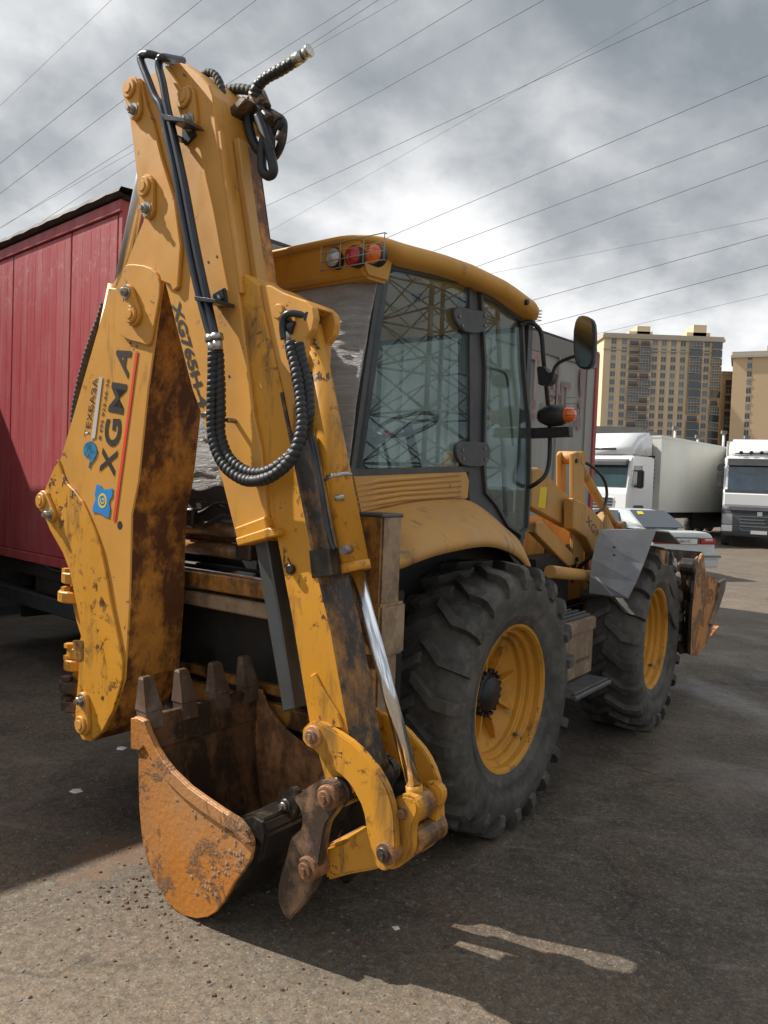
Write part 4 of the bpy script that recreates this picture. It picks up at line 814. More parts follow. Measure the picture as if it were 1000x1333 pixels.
MB().prism([(0.70, 2.86), (0.86, 2.86), (0.86, 2.80), (0.70, 2.82)], 'r', -0.60, 0.66, 0.02, 2).build('front_visor', 'yellow_roof', roof)
lamps = [(0.544,2.78),(0.661,2.77),(0.779,2.759)]
for (u, v), mt, lb in zip(lamps, ('clearlamp', 'redlamp', 'orangelamp'), ('clear reversing lamp', 'red tail lamp', 'orange indicator lamp')):
    lm = MB(); lm.disc('f', u, v, -0.908, -0.86, 0.046, 28, 0.003); o = lm.build('tail_lamp', 'black', roof); o['label'] = lb
    lz = MB(); lz.lathe([(0.002, -0.922), (0.014, -0.921), (0.016, -0.917), (0.028, -0.918), (0.030, -0.914), (0.041, -0.912), (0.042, -0.906)], 'f', 28, (u, 0, v)); lz.build('lamp_lens', mt, roof)
m = MB()
gx = [p[0] for p in [(0.509,2.771),(0.622,2.762),(0.752,2.753),(0.865,2.739)]]; ya = -0.945
for x in gx: m.cyl((x, ya, lamps[1][1]-0.058), (x, ya, lamps[1][1]+0.058), 0.0022, 6)
for k in range(4): m.cyl((gx[0], ya, lamps[1][1]-0.056+0.0373*k), (gx[-1], ya, lamps[1][1]-0.056+0.0373*k), 0.0022, 6)
for x in (gx[0], gx[-1]):
    for z in (-0.056, 0.056): m.cyl((x, ya, lamps[1][1]+z), (x, -0.93, lamps[1][1]+z), 0.0022, 6)
m.build('lamp_guard', 'wire', roof)
P = [(0.66,0.89,2.984),(0.66,0.958,2.965),(0.66,0.956,2.878),(0.66,0.871,2.856)]
m = MB()
for dz in (0, -0.02, -0.04, -0.06): m.sweep([(0.62, 0.86, 2.90+dz), (0.68, 0.95, 2.90+dz), (0.50, 0.98, 2.90+dz)], 0.003, 6)
m.build('front_lamp_guard', 'wire', roof)
m = MB(); p = [(0.593,2.872)][0]; m.disc('r', p[0], p[1], 0.73, 0.765, 0.018, 10, .003); m.build('roof_fastener', 'black', roof)

# --- rear mudguard
outer = [(0.95,-0.937,1.43),(0.96,-0.851,1.439),(1,-0.795,1.466),(1.02,-0.662,1.492),(1.02,-0.439,1.508),(1,-0.215,1.509),(0.97,0.001,1.487),(0.91,0.275,1.437),(0.85,0.533,1.363),(0.79,0.746,1.265),(0.75,0.876,1.107)]
inner = [(0.655,-0.795,1.631),(0.655,-0.727,1.638),(0.655,-0.597,1.655),(0.655,-0.341,1.686),(0.655,-0.09,1.699),(0.655,0.172,1.697),(0.655,0.384,1.64),(0.655,0.608,1.546),(0.655,0.788,1.456),(0.655,0.978,1.251)]
def fender(mir):
    m = MB(); rows = []; A_ = smooth(outer, 4); B_ = smooth(inner, 4)
    for a, b in zip(A_, B_):
        mid = a.lerp(b, 0.5) + Vector((0, 0, 0.035)); q1 = a.lerp(b, 0.12) + Vector((0, 0, 0.028)); q2 = a.lerp(b, 0.03)+Vector((0, 0, 0.012))
        lip = a + Vector((-0.005, 0, -0.030)); und = a + Vector((-0.03, 0, -0.03)); ui = b + Vector((0, 0, -0.05)); um = mid + Vector((0, 0, -0.035))
        rows.append([m.b.verts.new((mir*p.x, p.y, p.z)) for p in (b, mid, q1, q2, a, lip, und, um, ui)])
    for r0, r1 in zip(rows, rows[1:]):
        for k in range(8): m.face((r0[k], r0[k+1], r1[k+1], r1[k]), k in (0, 1, 2, 3, 4))
    m.face(rows[0]); m.face(rows[-1][::-1])
    n0 = len(rows)
    return m.build('rear_mudguard', ['yellow_dusty', 'black'], BL, lambda n, c: 1 if n.z < -0.35 else 0)
fender(1); fender(-1)
m = MB(); m.prism([(-0.78, 1.2), (-0.78, 1.60), (0.0, 1.64), (0.45, 1.55), (0.80, 1.30), (0.80, 0.9)], 'r', 0.60, 0.65); m.build('wheel_arch_liner', 'black', BL)
m = MB(); m.prism([(-0.78, 1.2), (-0.78, 1.60), (0.0, 1.64), (0.45, 1.55), (0.80, 1.30), (0.80, 0.9)], 'r', -0.65, -0.60); m.build('wheel_arch_liner', 'black', BL)

# --- side box and step
bxo = MB().box((0.62, 0.78, 0.60), (1.0, 1.26, 0.955), 0.012, 2).build('side_box', ['brownpale', 'yellow_dusty'], BL, lambda n, c: 0)
MB().box((0.70, 0.775, 0.885), (1.012, 1.27, 0.965), 0.008, 2).build('box_flap', 'brownpale', bxo)
m = MB()
m.box((0.66, 0.80, 0.967), (0.98, 1.24, 0.985), 0.003)
for k in range(6): m.box((0.69+k*0.05, 0.82, 0.985), (0.71+k*0.05, 1.22, 0.999), 0.003)
m.build('tread_mat', 'frame', bxo)
m = MB(); m.box((0.80, 0.66, 0.555), (1.15, 1.22, 0.585), 0.008); m.box((0.82, 0.68, 0.585), (1.13, 1.20, 0.597), 0.003); m.box((0.83, 0.9, 0.585), (0.87, 1.0, 0.72))
stp = m.build('step', 'frame', bxo)
MB().box((0.79, 0.67, 0.52), (0.84, 1.2, 0.56)).build('step_bracket', 'brownyel', bxo)
lettering('box_lettering', '1 XG765H', (1.0015, 0.95, 0.70), (0, 0.24, 0.0), (0, 0, 0.022), 'ink', bxo)
MB().box((0.66, 0.62, 0.96), (0.80, 0.85, 1.12), 0.02, 2).build('hydraulic_tank', 'yellow_dusty', BL)
m = MB(); m.box((0.45, 0.75, 0.75), (0.62, 1.6, 1.05)); m.box((0.3, 1.2, 0.95), (0.6, 1.75, 1.3)); m.build('engine_side', 'dark', BL)

# --- loader towers, arms and cylinders
twr = [(1.785,2.046),(1.881,2.063),(1.983,2.057),(2.032,1.768),(2.075,1.415),(2.082,1.238),(1.982,1.208),(1.893,1.243),(1.824,1.708)]
tw2 = [(1.874,2.039),(1.941,2.066),(2.013,2.052),(2.061,1.764),(2.02,1.745),(1.903,1.779)]
uparm = [(1.214,1.651),(1.212,1.901),(1.304,1.92),(1.454,1.883),(1.643,1.795),(1.885,1.708),(1.896,1.489)]
lowarm = [(1.68,1.72),(1.923,1.677),(2.125,1.606),(2.446,1.468),(2.706,1.321),(2.901,1.097),(2.724,1.064),(2.502,1.168),(2.264,1.244),(2.135,1.287),(1.954,1.423),(1.706,1.498)]
lft = [(1.145,1.551),(1.237,1.56),(1.788,1.302),(1.797,1.228),(1.688,1.229),(1.129,1.485)]
for sg in (1, -1):
    m = MB(); m.prism(twr, 'r', sg*0.545, sg*0.575, 0.006); t_ = m.build('loader_tower', 'yellow_dusty', BL)
    m = MB(); m.prism(tw2, 'r', sg*0.40, sg*0.42, 0.006); m.build('tower_plate', 'yellow_dusty', BL)
    m = MB(); m.prism(uparm, 'r', sg*0.46, sg*0.54, 0.008); m.prism([(a, b) for a, b in lowarm], 'r', sg*0.56, sg*0.64, 0.008)
    la = m.build('loader_arm', 'yellow_dusty', BL)
    m = MB(); m.prism([(2.35, 1.62), (2.55, 1.48), (3.15, 0.90), (3.28, 0.62), (3.20, 0.55), (3.02, 0.70), (2.45, 1.28), (2.2, 1.4)], 'r', sg*0.565, sg*0.635, 0.008); m.build('arm_nose', 'yellow_dusty', la)
    m = MB(); m.prism(lft, 'r', sg*0.56, sg*0.62, 0.006); m.build('lift_cylinder', 'yellow_dusty', BL)
    q = [(0.5,2.068,1.979),(0.5,2.844,1.511),(0.5,3.03,1.494)]
    a_, b_ = Vector(q[0]), Vector(q[1]); a_.x *= sg; b_.x *= sg
    tc = MB().cyl(a_, b_, 0.036, 16).build('tilt_cylinder', 'yellow_dusty', BL)
    m = MB(); m.cyl((sg*0.44, b_.y+0.03, b_.z-0.03), (sg*0.60, b_.y+0.03, b_.z-0.03), 0.05, 14); m.build('cylinder_eye', 'brownyel', tc)
    q = [(1.975,2.021)][0]; m = MB(); m.cyl((sg*0.38, q[0], q[1]), (sg*0.58, q[0], q[1]), 0.050, 16); m.build('cross_pin', 'yellow_dusty', BL)
    for (u, v) in [(1.843,1.993),(1.902,1.606),(1.912,1.526),(1.929,1.26)]: MB().disc('r', u, v, sg*0.574, sg*0.590, 0.016, 10).build('tower_bolt', 'blackmud', t_)
lettering('arm_lettering', 'XGMA', (0.6415, [(1.915,1.547)][0][0], [(1.915,1.547)][0][1]), Vector((0, [(2.293,1.342)][0][0]-[(1.915,1.547)][0][0], [(2.293,1.342)][0][1]-[(1.915,1.547)][0][1])), Vector((0, 0.045, 0.05)), 'frame', BL)
MB().prism([(1.333,1.789),(1.443,1.791),(1.421,1.641),(1.311,1.651)], 'r', 0.5405, 0.543).build('warning_decal', 'yelink', BL)
P = [(0.55,2.004,2),(0.6,2.08,1.964),(0.6,2.326,1.883),(0.6,2.422,1.776),(0.6,2.387,1.665),(0.6,2.234,1.606)]; MB().sweep(smooth(P, 6), 0.012, 8).build('cylinder_hose', 'hose', BL)
m = MB(); P = [(0.75,1.097,1.242),(0.75,1.764,1.163)]; m.cyl(P[0], P[1], 0.042, 16); m.build('axle_cylinder', 'yellow_dusty', BL)
m = MB()
for k in range(5):
    a_ = Vector((0.62+random.uniform(-.06, .06), 0.95+random.uniform(-.15, .3), 1.12+random.uniform(-.05, .12))); m.sweep(smooth([a_, a_+Vector((random.uniform(-.03, .05), .10, random.uniform(-.03, .06))), a_+Vector((0, .22, random.uniform(-.08, .02)))], 4), 0.011, 6)
m.build('hydraulic_line', 'blackmud', BL)

# --- front mudguard
def ffender(sg):
    o_ = [(2.60, 1.40, 1.14), (2.25, 1.50, 1.15)] + [(p[1], p[2], p[0]) for p in [(1.15,1.948,1.518),(1.135,1.878,1.405),(1.12,1.811,1.289),(1.1,1.731,1.164),(1.08,1.636,1.059)]]
    i_ = [(2.60, 1.40, 0.84), (2.20, 1.50, 0.84)] + [(p[1], p[2], p[0]) for p in [(0.84,1.708,1.508),(0.83,1.659,1.423),(0.825,1.617,1.3),(0.82,1.602,1.182),(0.82,1.602,1.069)]]
    m = MB(); rows = []
    for (ya, za, xa), (yb, zb, xb) in zip(o_, i_):
        rows.append([m.b.verts.new(p) for p in ((sg*xb, yb, zb), (sg*xa, ya, za), (sg*xa, ya+0.006, za-0.010), (sg*xb, yb+0.006, zb-0.010))])
    for r0, r1 in zip(rows, rows[1:]):
        for k in range(4): m.face((r0[k], r0[(k+1) % 4], r1[(k+1) % 4], r1[k]))
    m.face(rows[0]); m.face(rows[-1][::-1]); f_ = m.build('front_mudguard', 'fendgrey', BL)
ffender(1); ffender(-1)
for sg in (1, -1):
    m = MB(); m.sweep(smooth([(sg*0.45, 1.95, 1.05), (sg*0.70, 1.95, 1.30), (sg*0.92, 2.00, 1.47), (sg*1.05, 2.05, 1.48)], 5), 0.014, 8); m.build('mudguard_stay', 'blackmud', BL)
for p in [(1.559,1.403),(1.992,1.384),(1.566,1.35),(2,1.328)]: MB().cyl((1.0, p[0]+0.010, p[1]), (1.0, p[0]-0.006, p[1]-0.002), 0.010, 8).build('mudguard_bolt', 'bolt', BL)

# --- loader bucket at the front
lb = [(3.22,1.292),(3.286,1.204),(3.327,1.123),(3.511,1.076),(3.819,0.998),(4.013,1.011),(4.003,0.926),(3.862,0.798),(3.724,0.681),(3.641,0.574),(3.526,0.508),(3.25,0.416),(2.987,0.47),(2.969,0.801),(3.01,1.176)]
m = MB(); m.prism(lb, 'r', 1.13, 1.155, 0.003); m.prism(lb, 'r', -1.155, -1.13, 0.003)
m.prism([(3.26, 0.42), (3.30, 0.42), (3.32, 1.28), (3.26, 1.30)], 'r', -1.13, 1.13); m.prism([(3.28, 0.42), (4.0, 0.55), (4.0, 0.575), (3.3, 0.45)], 'r', -1.13, 1.13)
lbk = m.build('loader_bucket', ['bucket', 'blackmud'], BL, lambda n, c: 1 if n.y < -0.5 else 0)
MB().prism([(3.775,1.009),(3.982,1.022),(3.962,0.917),(3.772,0.767),(3.589,0.63),(3.48,0.664),(3.68,0.825)], 'r', 1.15, 1.175, 0.004).build('side_cutter', 'mudmetal', lbk)
m = MB(); P = [(1.1,3.037,1.182),(1.1,3.212,0.492)]; a_, b_ = Vector(P[0]), Vector(P[1]); m.cyl(a_, a_.lerp(b_, 0.45), 0.028, 12); m.cyl(a_.lerp(b_, 0.42), b_, 0.05, 14); m.disc('r', a_.y, a_.z, 1.03, 1.15, 0.07, 16, .01)
m.build('clamshell_cylinder', 'blackmud', lbk)
m = MB(); m.prism([(3.035,1.194),(3.205,1.236),(3.353,0.807),(3.43,0.393),(3.242,0.409),(3.133,0.765)], 'r', 0.99, 1.02, 0.003); m.prism([(2.996,1.208),(3.169,1.268),(3.336,0.414),(3.189,0.437)], 'r', 1.115, 1.13); m.build('bucket_bracket', 'mudmetal', lbk)
m = MB(); P = smooth([(1.05,2.594,1.121),(1.05,2.781,0.965),(1.05,2.975,0.819),(1.05,3.16,0.766)], 6); m.sweep(P, 0.012, 8); P = smooth([(1.05,2.723,0.828),(1.05,2.916,0.667),(1.05,3.167,0.484)], 5); m.sweep(P, 0.011, 8); m.build('bucket_hose', 'hosedust', lbk)
MB().prism([(2.24,1.359),(2.468,1.336),(2.43,1.221),(2.295,1.247)], 'r', 1.06, 1.1, .004).build('bucket_lug', 'rustwarm', lbk)

# --- mirror and front indicator on the right
P = smooth([(0.65,0.711,2.77),(0.68,0.773,2.797),(0.72,0.799,2.775),(0.74,0.837,2.724),(0.75,0.865,2.567),(0.75,0.945,2.339),(0.75,0.999,2.151),(0.75,1.009,1.956),(0.75,0.962,1.866),(0.72,0.919,1.816),(0.66,0.936,1.785)], 6)
MB().sweep(P, 0.014, 10).build('mirror_hoop', 'black', BL)
MB().sweep(smooth([(0.837,0.8,2.45),(0.863,0.8,2.523),(0.921,0.8,2.556),(0.988,0.8,2.574)], 5), 0.011, 8).build('mirror_stay', 'black', BL)
m = MB(); m.prism([(0.743,2.524),(0.794,2.52),(0.816,2.482),(0.857,2.48),(0.849,2.434),(0.82,2.407),(0.759,2.41)], 'f', 0.78, 0.86, 0.006, 2); m.build('mirror_clamp', 'black', BL)
mir = [(0.986,2.801),(1.024,2.806),(1.068,2.788),(1.093,2.75),(1.103,2.646),(1.099,2.535),(1.078,2.496),(1.03,2.494),(0.99,2.528),(0.972,2.611),(0.966,2.725)]
mo = MB().prism(sm2(mir, 2), 'f', 0.79, 0.84, 0.012, 3).build('mirror', 'black', BL)
MB().prism(inset(sm2(mir, 2), 0.010), 'f', 0.786, 0.7895).build('mirror_glass', 'mirrorglass', mo)
c_ = [(0.784,0.95,2.238)][0]; m = MB(); m.lathe([(0.003, -0.09), (0.04, -0.085), (0.062, -0.04), (0.070, 0.0), (0.066, 0.06), (0.05, 0.09), (0.01, 0.10)], 'r', 24, c_); m.build('lamp_housing', 'black', BL)
c2 = [(0.886,0.95,2.24)][0]; m = MB(); m.lathe([(0.046, -0.02), (0.048, 0.01), (0.042, 0.035), (0.025, 0.048), (0.003, 0.052)], 'r', 24, c2); m.build('indicator_lens', 'orangelamp', BL)
m = MB(); m.prism([(0.609,2.161),(0.902,2.167),(0.91,2.105),(0.623,2.096)], 'f', 0.94, 1.0, 0.004); m.build('lamp_bracket', 'black', BL)
m = MB(); q = [(0.896,2.339),(0.986,2.336),(0.993,2.196),(0.944,2.192)]
for k in range(5):
    z_ = q[0][1]-(q[0][1]-q[2][1])*k/4; m.cyl((q[0][0], 0.90, z_), (q[1][0], 0.90, z_), 0.002, 5)
m.cyl((q[1][0], 0.90, q[0][1]), (q[1][0], 0.90, q[2][1]), 0.002, 5); m.build('lamp_guard', 'wire', BL)
MB().sweep(smooth([(-0.72,2.826,2.885),(-0.72,3.006,2.889),(-0.72,3.135,2.84),(-0.72,3.224,2.567),(-0.72,3.324,2.198)], 5), 0.014, 8).build('mirror_hoop', 'black', BL)

# --- hose bundle hanging at the top of the dipper
spiral_hose('auxiliary_hose', [(0.082,-1.3,3.538),(0.123,-1.3,3.54),(0.164,-1.3,3.525),(0.195,-1.3,3.493),(0.217,-1.3,3.454),(0.229,-1.3,3.412)], 0.017, BL, 'hosedust', 0.024)
spiral_hose('auxiliary_hose', [(0.037,-1.2,3.509),(0.11,-1.2,3.506),(0.192,-1.2,3.494),(0.272,-1.2,3.469),(0.312,-1.2,3.448)], 0.022, BL, 'hosedust', 0.030)
spiral_hose('auxiliary_hose', [(0.361,-1.24,3.399),(0.383,-1.24,3.438),(0.428,-1.24,3.457),(0.491,-1.24,3.465),(0.544,-1.24,3.471),(0.604,-1.24,3.481)], 0.024, BL, 'hose', 0.028)
m = MB(); P = [(0.596,-1.24,3.481),(0.642,-1.24,3.489),(0.667,-1.24,3.496),(0.679,-1.24,3.499)]; m.cyl(P[0], P[1], 0.025, 14); m.cyl(P[1], P[2], 0.020, 8); m.cyl(P[2], P[3], 0.025, 14); m.build('hose_coupling', 'fitting', BL)
m = MB()
for P, rr in (([(0.297,-1.22,3.391),(0.306,-1.22,3.311),(0.343,-1.22,3.22),(0.403,-1.22,3.158),(0.439,-1.22,3.162),(0.446,-1.22,3.212),(0.411,-1.22,3.285),(0.375,-1.22,3.358),(0.335,-1.22,3.401)], .024), ([(0.399,-1.25,3.308),(0.445,-1.25,3.217),(0.481,-1.25,3.129),(0.502,-1.25,3.055),(0.476,-1.25,3.039),(0.438,-1.25,3.069),(0.43,-1.25,3.141),(0.441,-1.25,3.202)], .023), ([(0.366,-1.18,3.367),(0.428,-1.18,3.328),(0.476,-1.18,3.291),(0.482,-1.18,3.244),(0.471,-1.18,3.195),(0.441,-1.18,3.157),(0.409,-1.18,3.151)], .020), ([(0.316,-1.2,3.349),(0.377,-1.2,3.275),(0.425,-1.2,3.237),(0.47,-1.2,3.259),(0.487,-1.2,3.28)], .018), ([(0.249,-1.16,3.455),(0.3,-1.16,3.402),(0.371,-1.16,3.318),(0.411,-1.16,3.269)], .020)):
    m.sweep(smooth(P, 6), rr*0.9, 10)
m.build('hanging_hose', 'hose', BL)
for P in ([(0.334,-1.22,3.427),(0.384,-1.22,3.369)], [(0.35,-1.2,3.438),(0.391,-1.2,3.362)], [(0.42,-1.19,3.32),(0.468,-1.19,3.282)], [(0.534,-1.24,3.209),(0.518,-1.24,3.175)], [(0.405,-1.22,3.318),(0.443,-1.22,3.283)]): MB().cyl(P[0], P[1], 0.026 if P[0][2] > 3.3 else 0.019, 8).build('hose_joint', 'mudmetal', BL)
m = MB(); P = [(0.219,-1.3,3.405),(0.236,-1.3,3.368),(0.224,-1.3,3.313)]; m.cyl(P[0], P[1], 0.022, 10); m.cyl(P[1], P[2], 0.030, 8); m.build('hose_fitting', 'rodgrey', BL)
MB().prism([(0.156,3.339),(0.216,3.343),(0.34,3.39),(0.369,3.369),(0.238,3.305),(0.178,3.307)], 'f', -1.29, -1.20, 0.005).build('hose_bracket', 'mudmetal', BL)
MB().prism([(0.169,3.335),(0.275,3.412),(0.334,3.377),(0.349,3.255)], 'f', -1.21, -1.15, 0.004).build('bracket_plate', 'yellow_pale', BL)
MB().disc('f', [(0.088,3.42)][0][0], [(0.088,3.42)][0][1], -1.30, -1.16, 0.065, 18, .01).build('cross_tube', 'brownyel', BL)
# ------------------------------------------------------------------ the curtain sided trailer behind
TR = thing('semi_trailer', (-2.1, 6.07, 0), 42.0, 'red rear doored trailer with long grey curtain side, standing behind the digger', 'trailer')
RZ0, RZ1 = 1.02, 3.80
def rpanel(x0, x1, name='door_panel'):
    m = MB(); m.box((x0, -0.03, RZ0), (x1, 0.02, RZ1), 0.004); w_ = x1-x0; n = max(2, int(w_/0.14))
    for k in range(1, n): m.box((x0+w_*k/n-0.035, -0.0312, RZ0+0.05), (x0+w_*k/n+0.035, -0.029, RZ1-0.05), 0.001)
    return m.build(name, 'red', TR)
seams = [-2.5, [(-2.012,3.323)][0][0], [(-0.835,3.176)][0][0], -0.06]
for a, b in zip(seams, seams[1:]): rpanel(a+0.012, b-0.012)
m = MB(); m.box((-2.5, -0.01, RZ0), (-0.02, 0.03, RZ1)); m.build('door_backing', 'dark', TR)
MB().box((-2.52, -0.05, 3.805), (0.0, 0.05, 3.90), 0.006).build('top_rail', 'red', TR)
MB().box((-2.52, -0.05, 0.93), (0.0, 0.08, 1.015), 0.006).build('sill_rail', 'red', TR)
MB().box((-0.055, -0.03, 1.02), (0.005, 0.22, 3.89), 0.006).build('corner_post', 'red', TR)
for k in range(17):
    x = -2.45+k*0.15; MB().box((x, -0.02, 3.90), (x+0.05+random.uniform(0, .04), 0.03, 3.925)).build('roof_roller', 'dark', TR)
MB().box((-2.5, 0.9, 0.25), (-0.1, 1.0, 0.95)).build('shade_underpanel', 'dark', TR)  # dark panel added to stand for the deep shade under the trailer
MB().box((-2.48, 0.3, 0.25), (-2.40, 7.0, 0.95)).build('shade_skirt', 'dark', TR)  # dark sheet added so the gap under the body reads as shade
m = MB(); n_ = 26; rows = []
for i in range(n_+1):
    x = -2.56 + 2.62*i/n_; sag = 0.005*math.sin(i*1.9)
    rows.append([m.b.verts.new(p) for p in ((x, -0.10, 3.935+sag), (x, -0.08, 3.975+sag), (x, 0.3, 4.00+sag), (x, 0.3, 3.94), (x, -0.05, 3.92))])
for r0, r1 in zip(rows, rows[1:]):
    for k in range(5): m.face((r0[k], r0[(k+1) % 5], r1[(k+1) % 5], r1[k]))
m.build('roof_cover_edge', 'tarpdark', TR)
L = 7.95
m = MB(); m.box((-2.5, 0.25, 3.94), (-0.02, L, 3.985)); m.build('roof_cover', 'tarpdark', TR)
m = MB(); nu, nv = 80, 12; G = []
for i in range(nu+1):
    f_ = 0.22 + (L-0.30)*i/nu
    G.append([m.b.verts.new((0.006*math.sin(i*0.9)+0.012*noise.noise((f_*1.7, j*0.2, 2)) , f_, 0.95+2.75*j/nv)) for j in range(nv+1)])
for i in range(nu):
    for j in range(nv): m.face((G[i][j], G[i+1][j], G[i+1][j+1], G[i][j+1]), True)
m.build('side_curtain', 'tarp', TR)
m = MB(); m.box((-0.05, 0.22, 3.66), (0.03, L, 3.93), 0.01); m.build('curtain_rail', 'concrete', TR)
m = MB()
for k in range(9): f_ = 0.8+k*0.85; m.box((0.024, f_-0.02, 1.0), (0.030, f_+0.02, 3.68))
m.build('curtain_strap', 'tarp', TR)
MB().box((-0.08, L-0.09, 0.92), (0.035, L, 3.9), 0.006).build('front_post', 'red', TR)
m = MB(); m.box((-2.5, L-0.05, 0.95), (-0.08, L, 3.95)); m.box((-2.5, 0.1, 0.95), (-2.46, L, 3.95)); m.build('front_wall', 'tarp', TR)
for tx, (x0, y0), (x1, y1), hh in (('Т', (689, 530), (702, 532), 0.75), ('ент', (716, 536), (746, 540), 0.42), ('!', (754, 534), (760, 535), 0.62)):
    a_ = (0.033, 0, 0)
    q0 = [(5.963,2.906),(6.221,2.932),(6.429,2.932),(7.08,3.019),(7.339,2.999),(7.506,3.016)]
    i_ = {'Т': 0, 'ент': 2, '!': 4}[tx]; u0, v0 = q0[i_]; u1, v1 = q0[i_+1]
    lettering('curtain_lettering', tx, (0.036, u0, v0), (0, u1-u0, 0), (0, 0, hh), 'pinkink', TR, 0, 0.02)
q0 = [(5.981,2.7),(7.466,2.689)]
lettering('curtain_lettering', '8-925-506', (0.036, q0[0][0], q0[1][1]), (0, q0[1][0]-q0[0][0], 0), (0, 0, 0.30), 'pinkink', TR, 0, 0.0)
# chassis under the body
m = MB(); m.box((-2.4, 0.0, 0.80), (-0.05, L, 0.94)); m.box((-1.75, 0.2, 0.55), (-1.60, L, 0.82)); m.box((-0.90, 0.2, 0.55), (-0.75, L, 0.82)); m.build('chassis', 'dark', TR)
m = MB(); m.box((-2.45, -0.02, 0.50), (-0.35, 0.08, 0.64), 0.01); m.build('underrun_bar', 'steelgrey', TR)
for lo, hi in (((-2.1, 0.1, 0.64), (-2.0, 0.2, 0.9)), ((-0.55, 0.1, 0.64), (-0.45, 0.2, 0.9)), ((-1.5, 0.02, 0.66), (-1.0, 0.10, 0.80))): MB().box(lo, hi).build('bar_bracket', 'dark', TR)
MB().sweep(smooth([(-2.201,-0.03,1.006),(-1.669,-0.03,0.964),(-1.216,-0.03,0.93),(-1.127,-0.03,0.986),(-1.154,-0.03,0.915),(-0.886,-0.03,0.902),(-0.473,-0.03,0.959)], 6), 0.010, 6).build('hanging_cable', 'steelgrey', TR)
def truck_wheel(parent, x, y, rad=0.50, w=0.30, hubmat='steelgrey', sgn=1):
    m = MB(); m.lathe([(0.30, w/2-0.02), (0.34, w/2), (rad-0.06, w/2), (rad-0.01, w/2-0.04), (rad, 0.0), (rad-0.01, -w/2+0.04), (rad-0.06, -w/2), (0.30, -w/2)], 'r', 36, (x, y, rad))
    t_ = m.build('wheel', 'tyre', parent)
    m = MB(); m.lathe([(0.305, w/2-0.03), (0.27, w/2-0.02), (0.25, w/2-0.10), (0.14, w/2-0.09), (0.13, w/2-0.01), (0.003, w/2)] if sgn > 0 else [(0.305, -w/2+0.03), (0.27, -w/2+0.02), (0.25, -w/2+0.10), (0.14, -w/2+0.09), (0.13, -w/2+0.01), (0.003, -w/2)], 'r', 24, (x, y, rad)); m.build('rim', hubmat, t_)
for y_ in (1.2, 2.5): truck_wheel(TR, -2.25, y_); truck_wheel(TR, -0.25, y_)
for y_ in (1.2, 2.5):
    m = MB(); m.box((-2.45, y_-0.55, 1.0 if False else 0.94), (-2.05, y_+0.55, 0.97)); m.build('mud_flap', 'black', TR)
m = MB(); m.cyl((-2.2, 1.2, .5), (-.3, 1.2, .5), .07); m.cyl((-2.2, 2.5, .5), (-.3, 2.5, .5), .07); m.build('axle', 'dark', TR)

# ------------------------------------------------------------------ white tractor and refrigerated trailer (left)
def lorry_trailer(parent, x0, x1, y0, y1, z0, z1, mat='whitebox'):
    m = MB(); m.box((x0, y0, z0), (x1, y1, z1), 0.02); b = m.build('trailer_box', mat, parent)
    m = MB()
    for (a, c) in (((x1-0.01, y0+0.0, z0-0.06), (x1+0.018, y1, z0+0.06)), ((x1-0.01, y0, z1-0.08), (x1+0.018, y1, z1+0.01)), ((x1-0.01, y0-0.005, z0), (x1+0.016, y0+0.07, z1)), ((x0, y0-0.015, z1-0.08), (x1, y0, z1)), ((x0, y0-0.015, z0), (x1, y0, z0+0.08))): m.box(a, c)
    m.build('trailer_trim', 'concrete' if False else 'whitebox', b)
    return b
MT = thing('articulated_lorry', (10.30, 28.9, 0), 42.0, 'white tractor unit with off-white refrigerated trailer, left of the two parked lorries', 'lorry', 'parked lorries')
lorry_trailer(MT, -2.5, 0.0, 0.0, 13.4, 1.15, 3.98)
m = MB(); m.box((-2.4, 0.2, 0.85), (-0.1, 13.3, 1.15)); m.box((-0.08, 3.6, 0.42), (-0.02, 8.6, 1.1)); m.build('trailer_chassis', 'dark', MT)
for y_ in (9.4, 10.7, 12.0): truck_wheel(MT, -0.25, y_); truck_wheel(MT, -2.25, y_)
for y_ in (1.4,): truck_wheel(MT, -0.25, y_); truck_wheel(MT, -2.25, y_)
m = MB(); m.box((-1.5, -0.35, 2.0), (-0.6, -0.02, 3.7), 0.06, 2); m.box((-2.2, -0.30, 3.1), (-0.3, -0.02, 3.75), 0.06, 2); m.build('fridge_unit', 'black', MT)
cb_ = MB(); cb_.prism([(-2.62, 0.95), (-2.70, 1.20), (-2.66, 1.75), (-2.60, 1.95), (-2.38, 2.98), (-2.30, 3.10), (-0.55, 3.12), (-0.48, 3.05), (-0.48, 1.0), (-0.9, 0.95)], 'r', -2.46, -0.02, 0.07, 3); cab_m = cb_.build('tractor_cab', 'white', MT)
m = MB(); m.prism([(-2.25, 3.06), (-2.05, 3.45), (-1.55, 3.85), (-0.9, 4.02), (-0.42, 4.05), (-0.42, 3.06)], 'r', -2.36, -0.12, 0.12, 4, True); m.build('roof_fairing', 'white', cab_m)
m = MB(); m.prism([(-2.615, 1.98), (-2.60, 2.00), (-2.41, 2.85), (-2.44, 2.86)], 'r', -2.34, -0.14, 0); m.build('windscreen', 'glass_teal', cab_m)
m = MB(); m.prism([(-2.50, 2.78), (-2.68, 2.74), (-2.66, 2.90), (-2.40, 2.98)], 'r', -2.36, -0.12, 0.02); m.build('sun_visor', 'frame', cab_m)
for xx in (-0.02, -2.46-0.012):
    m = MB(); m.prism([(-2.36, 2.05), (-2.20, 2.75), (-1.55, 2.78), (-1.50, 2.10), (-1.75, 1.95)], 'r', xx, xx+0.012); m.build('side_window', 'glass_dark', cab_m)
m = MB(); m.box((-2.40, -2.72, 0.50), (-0.08, -2.50, 1.02), 0.05, 2)
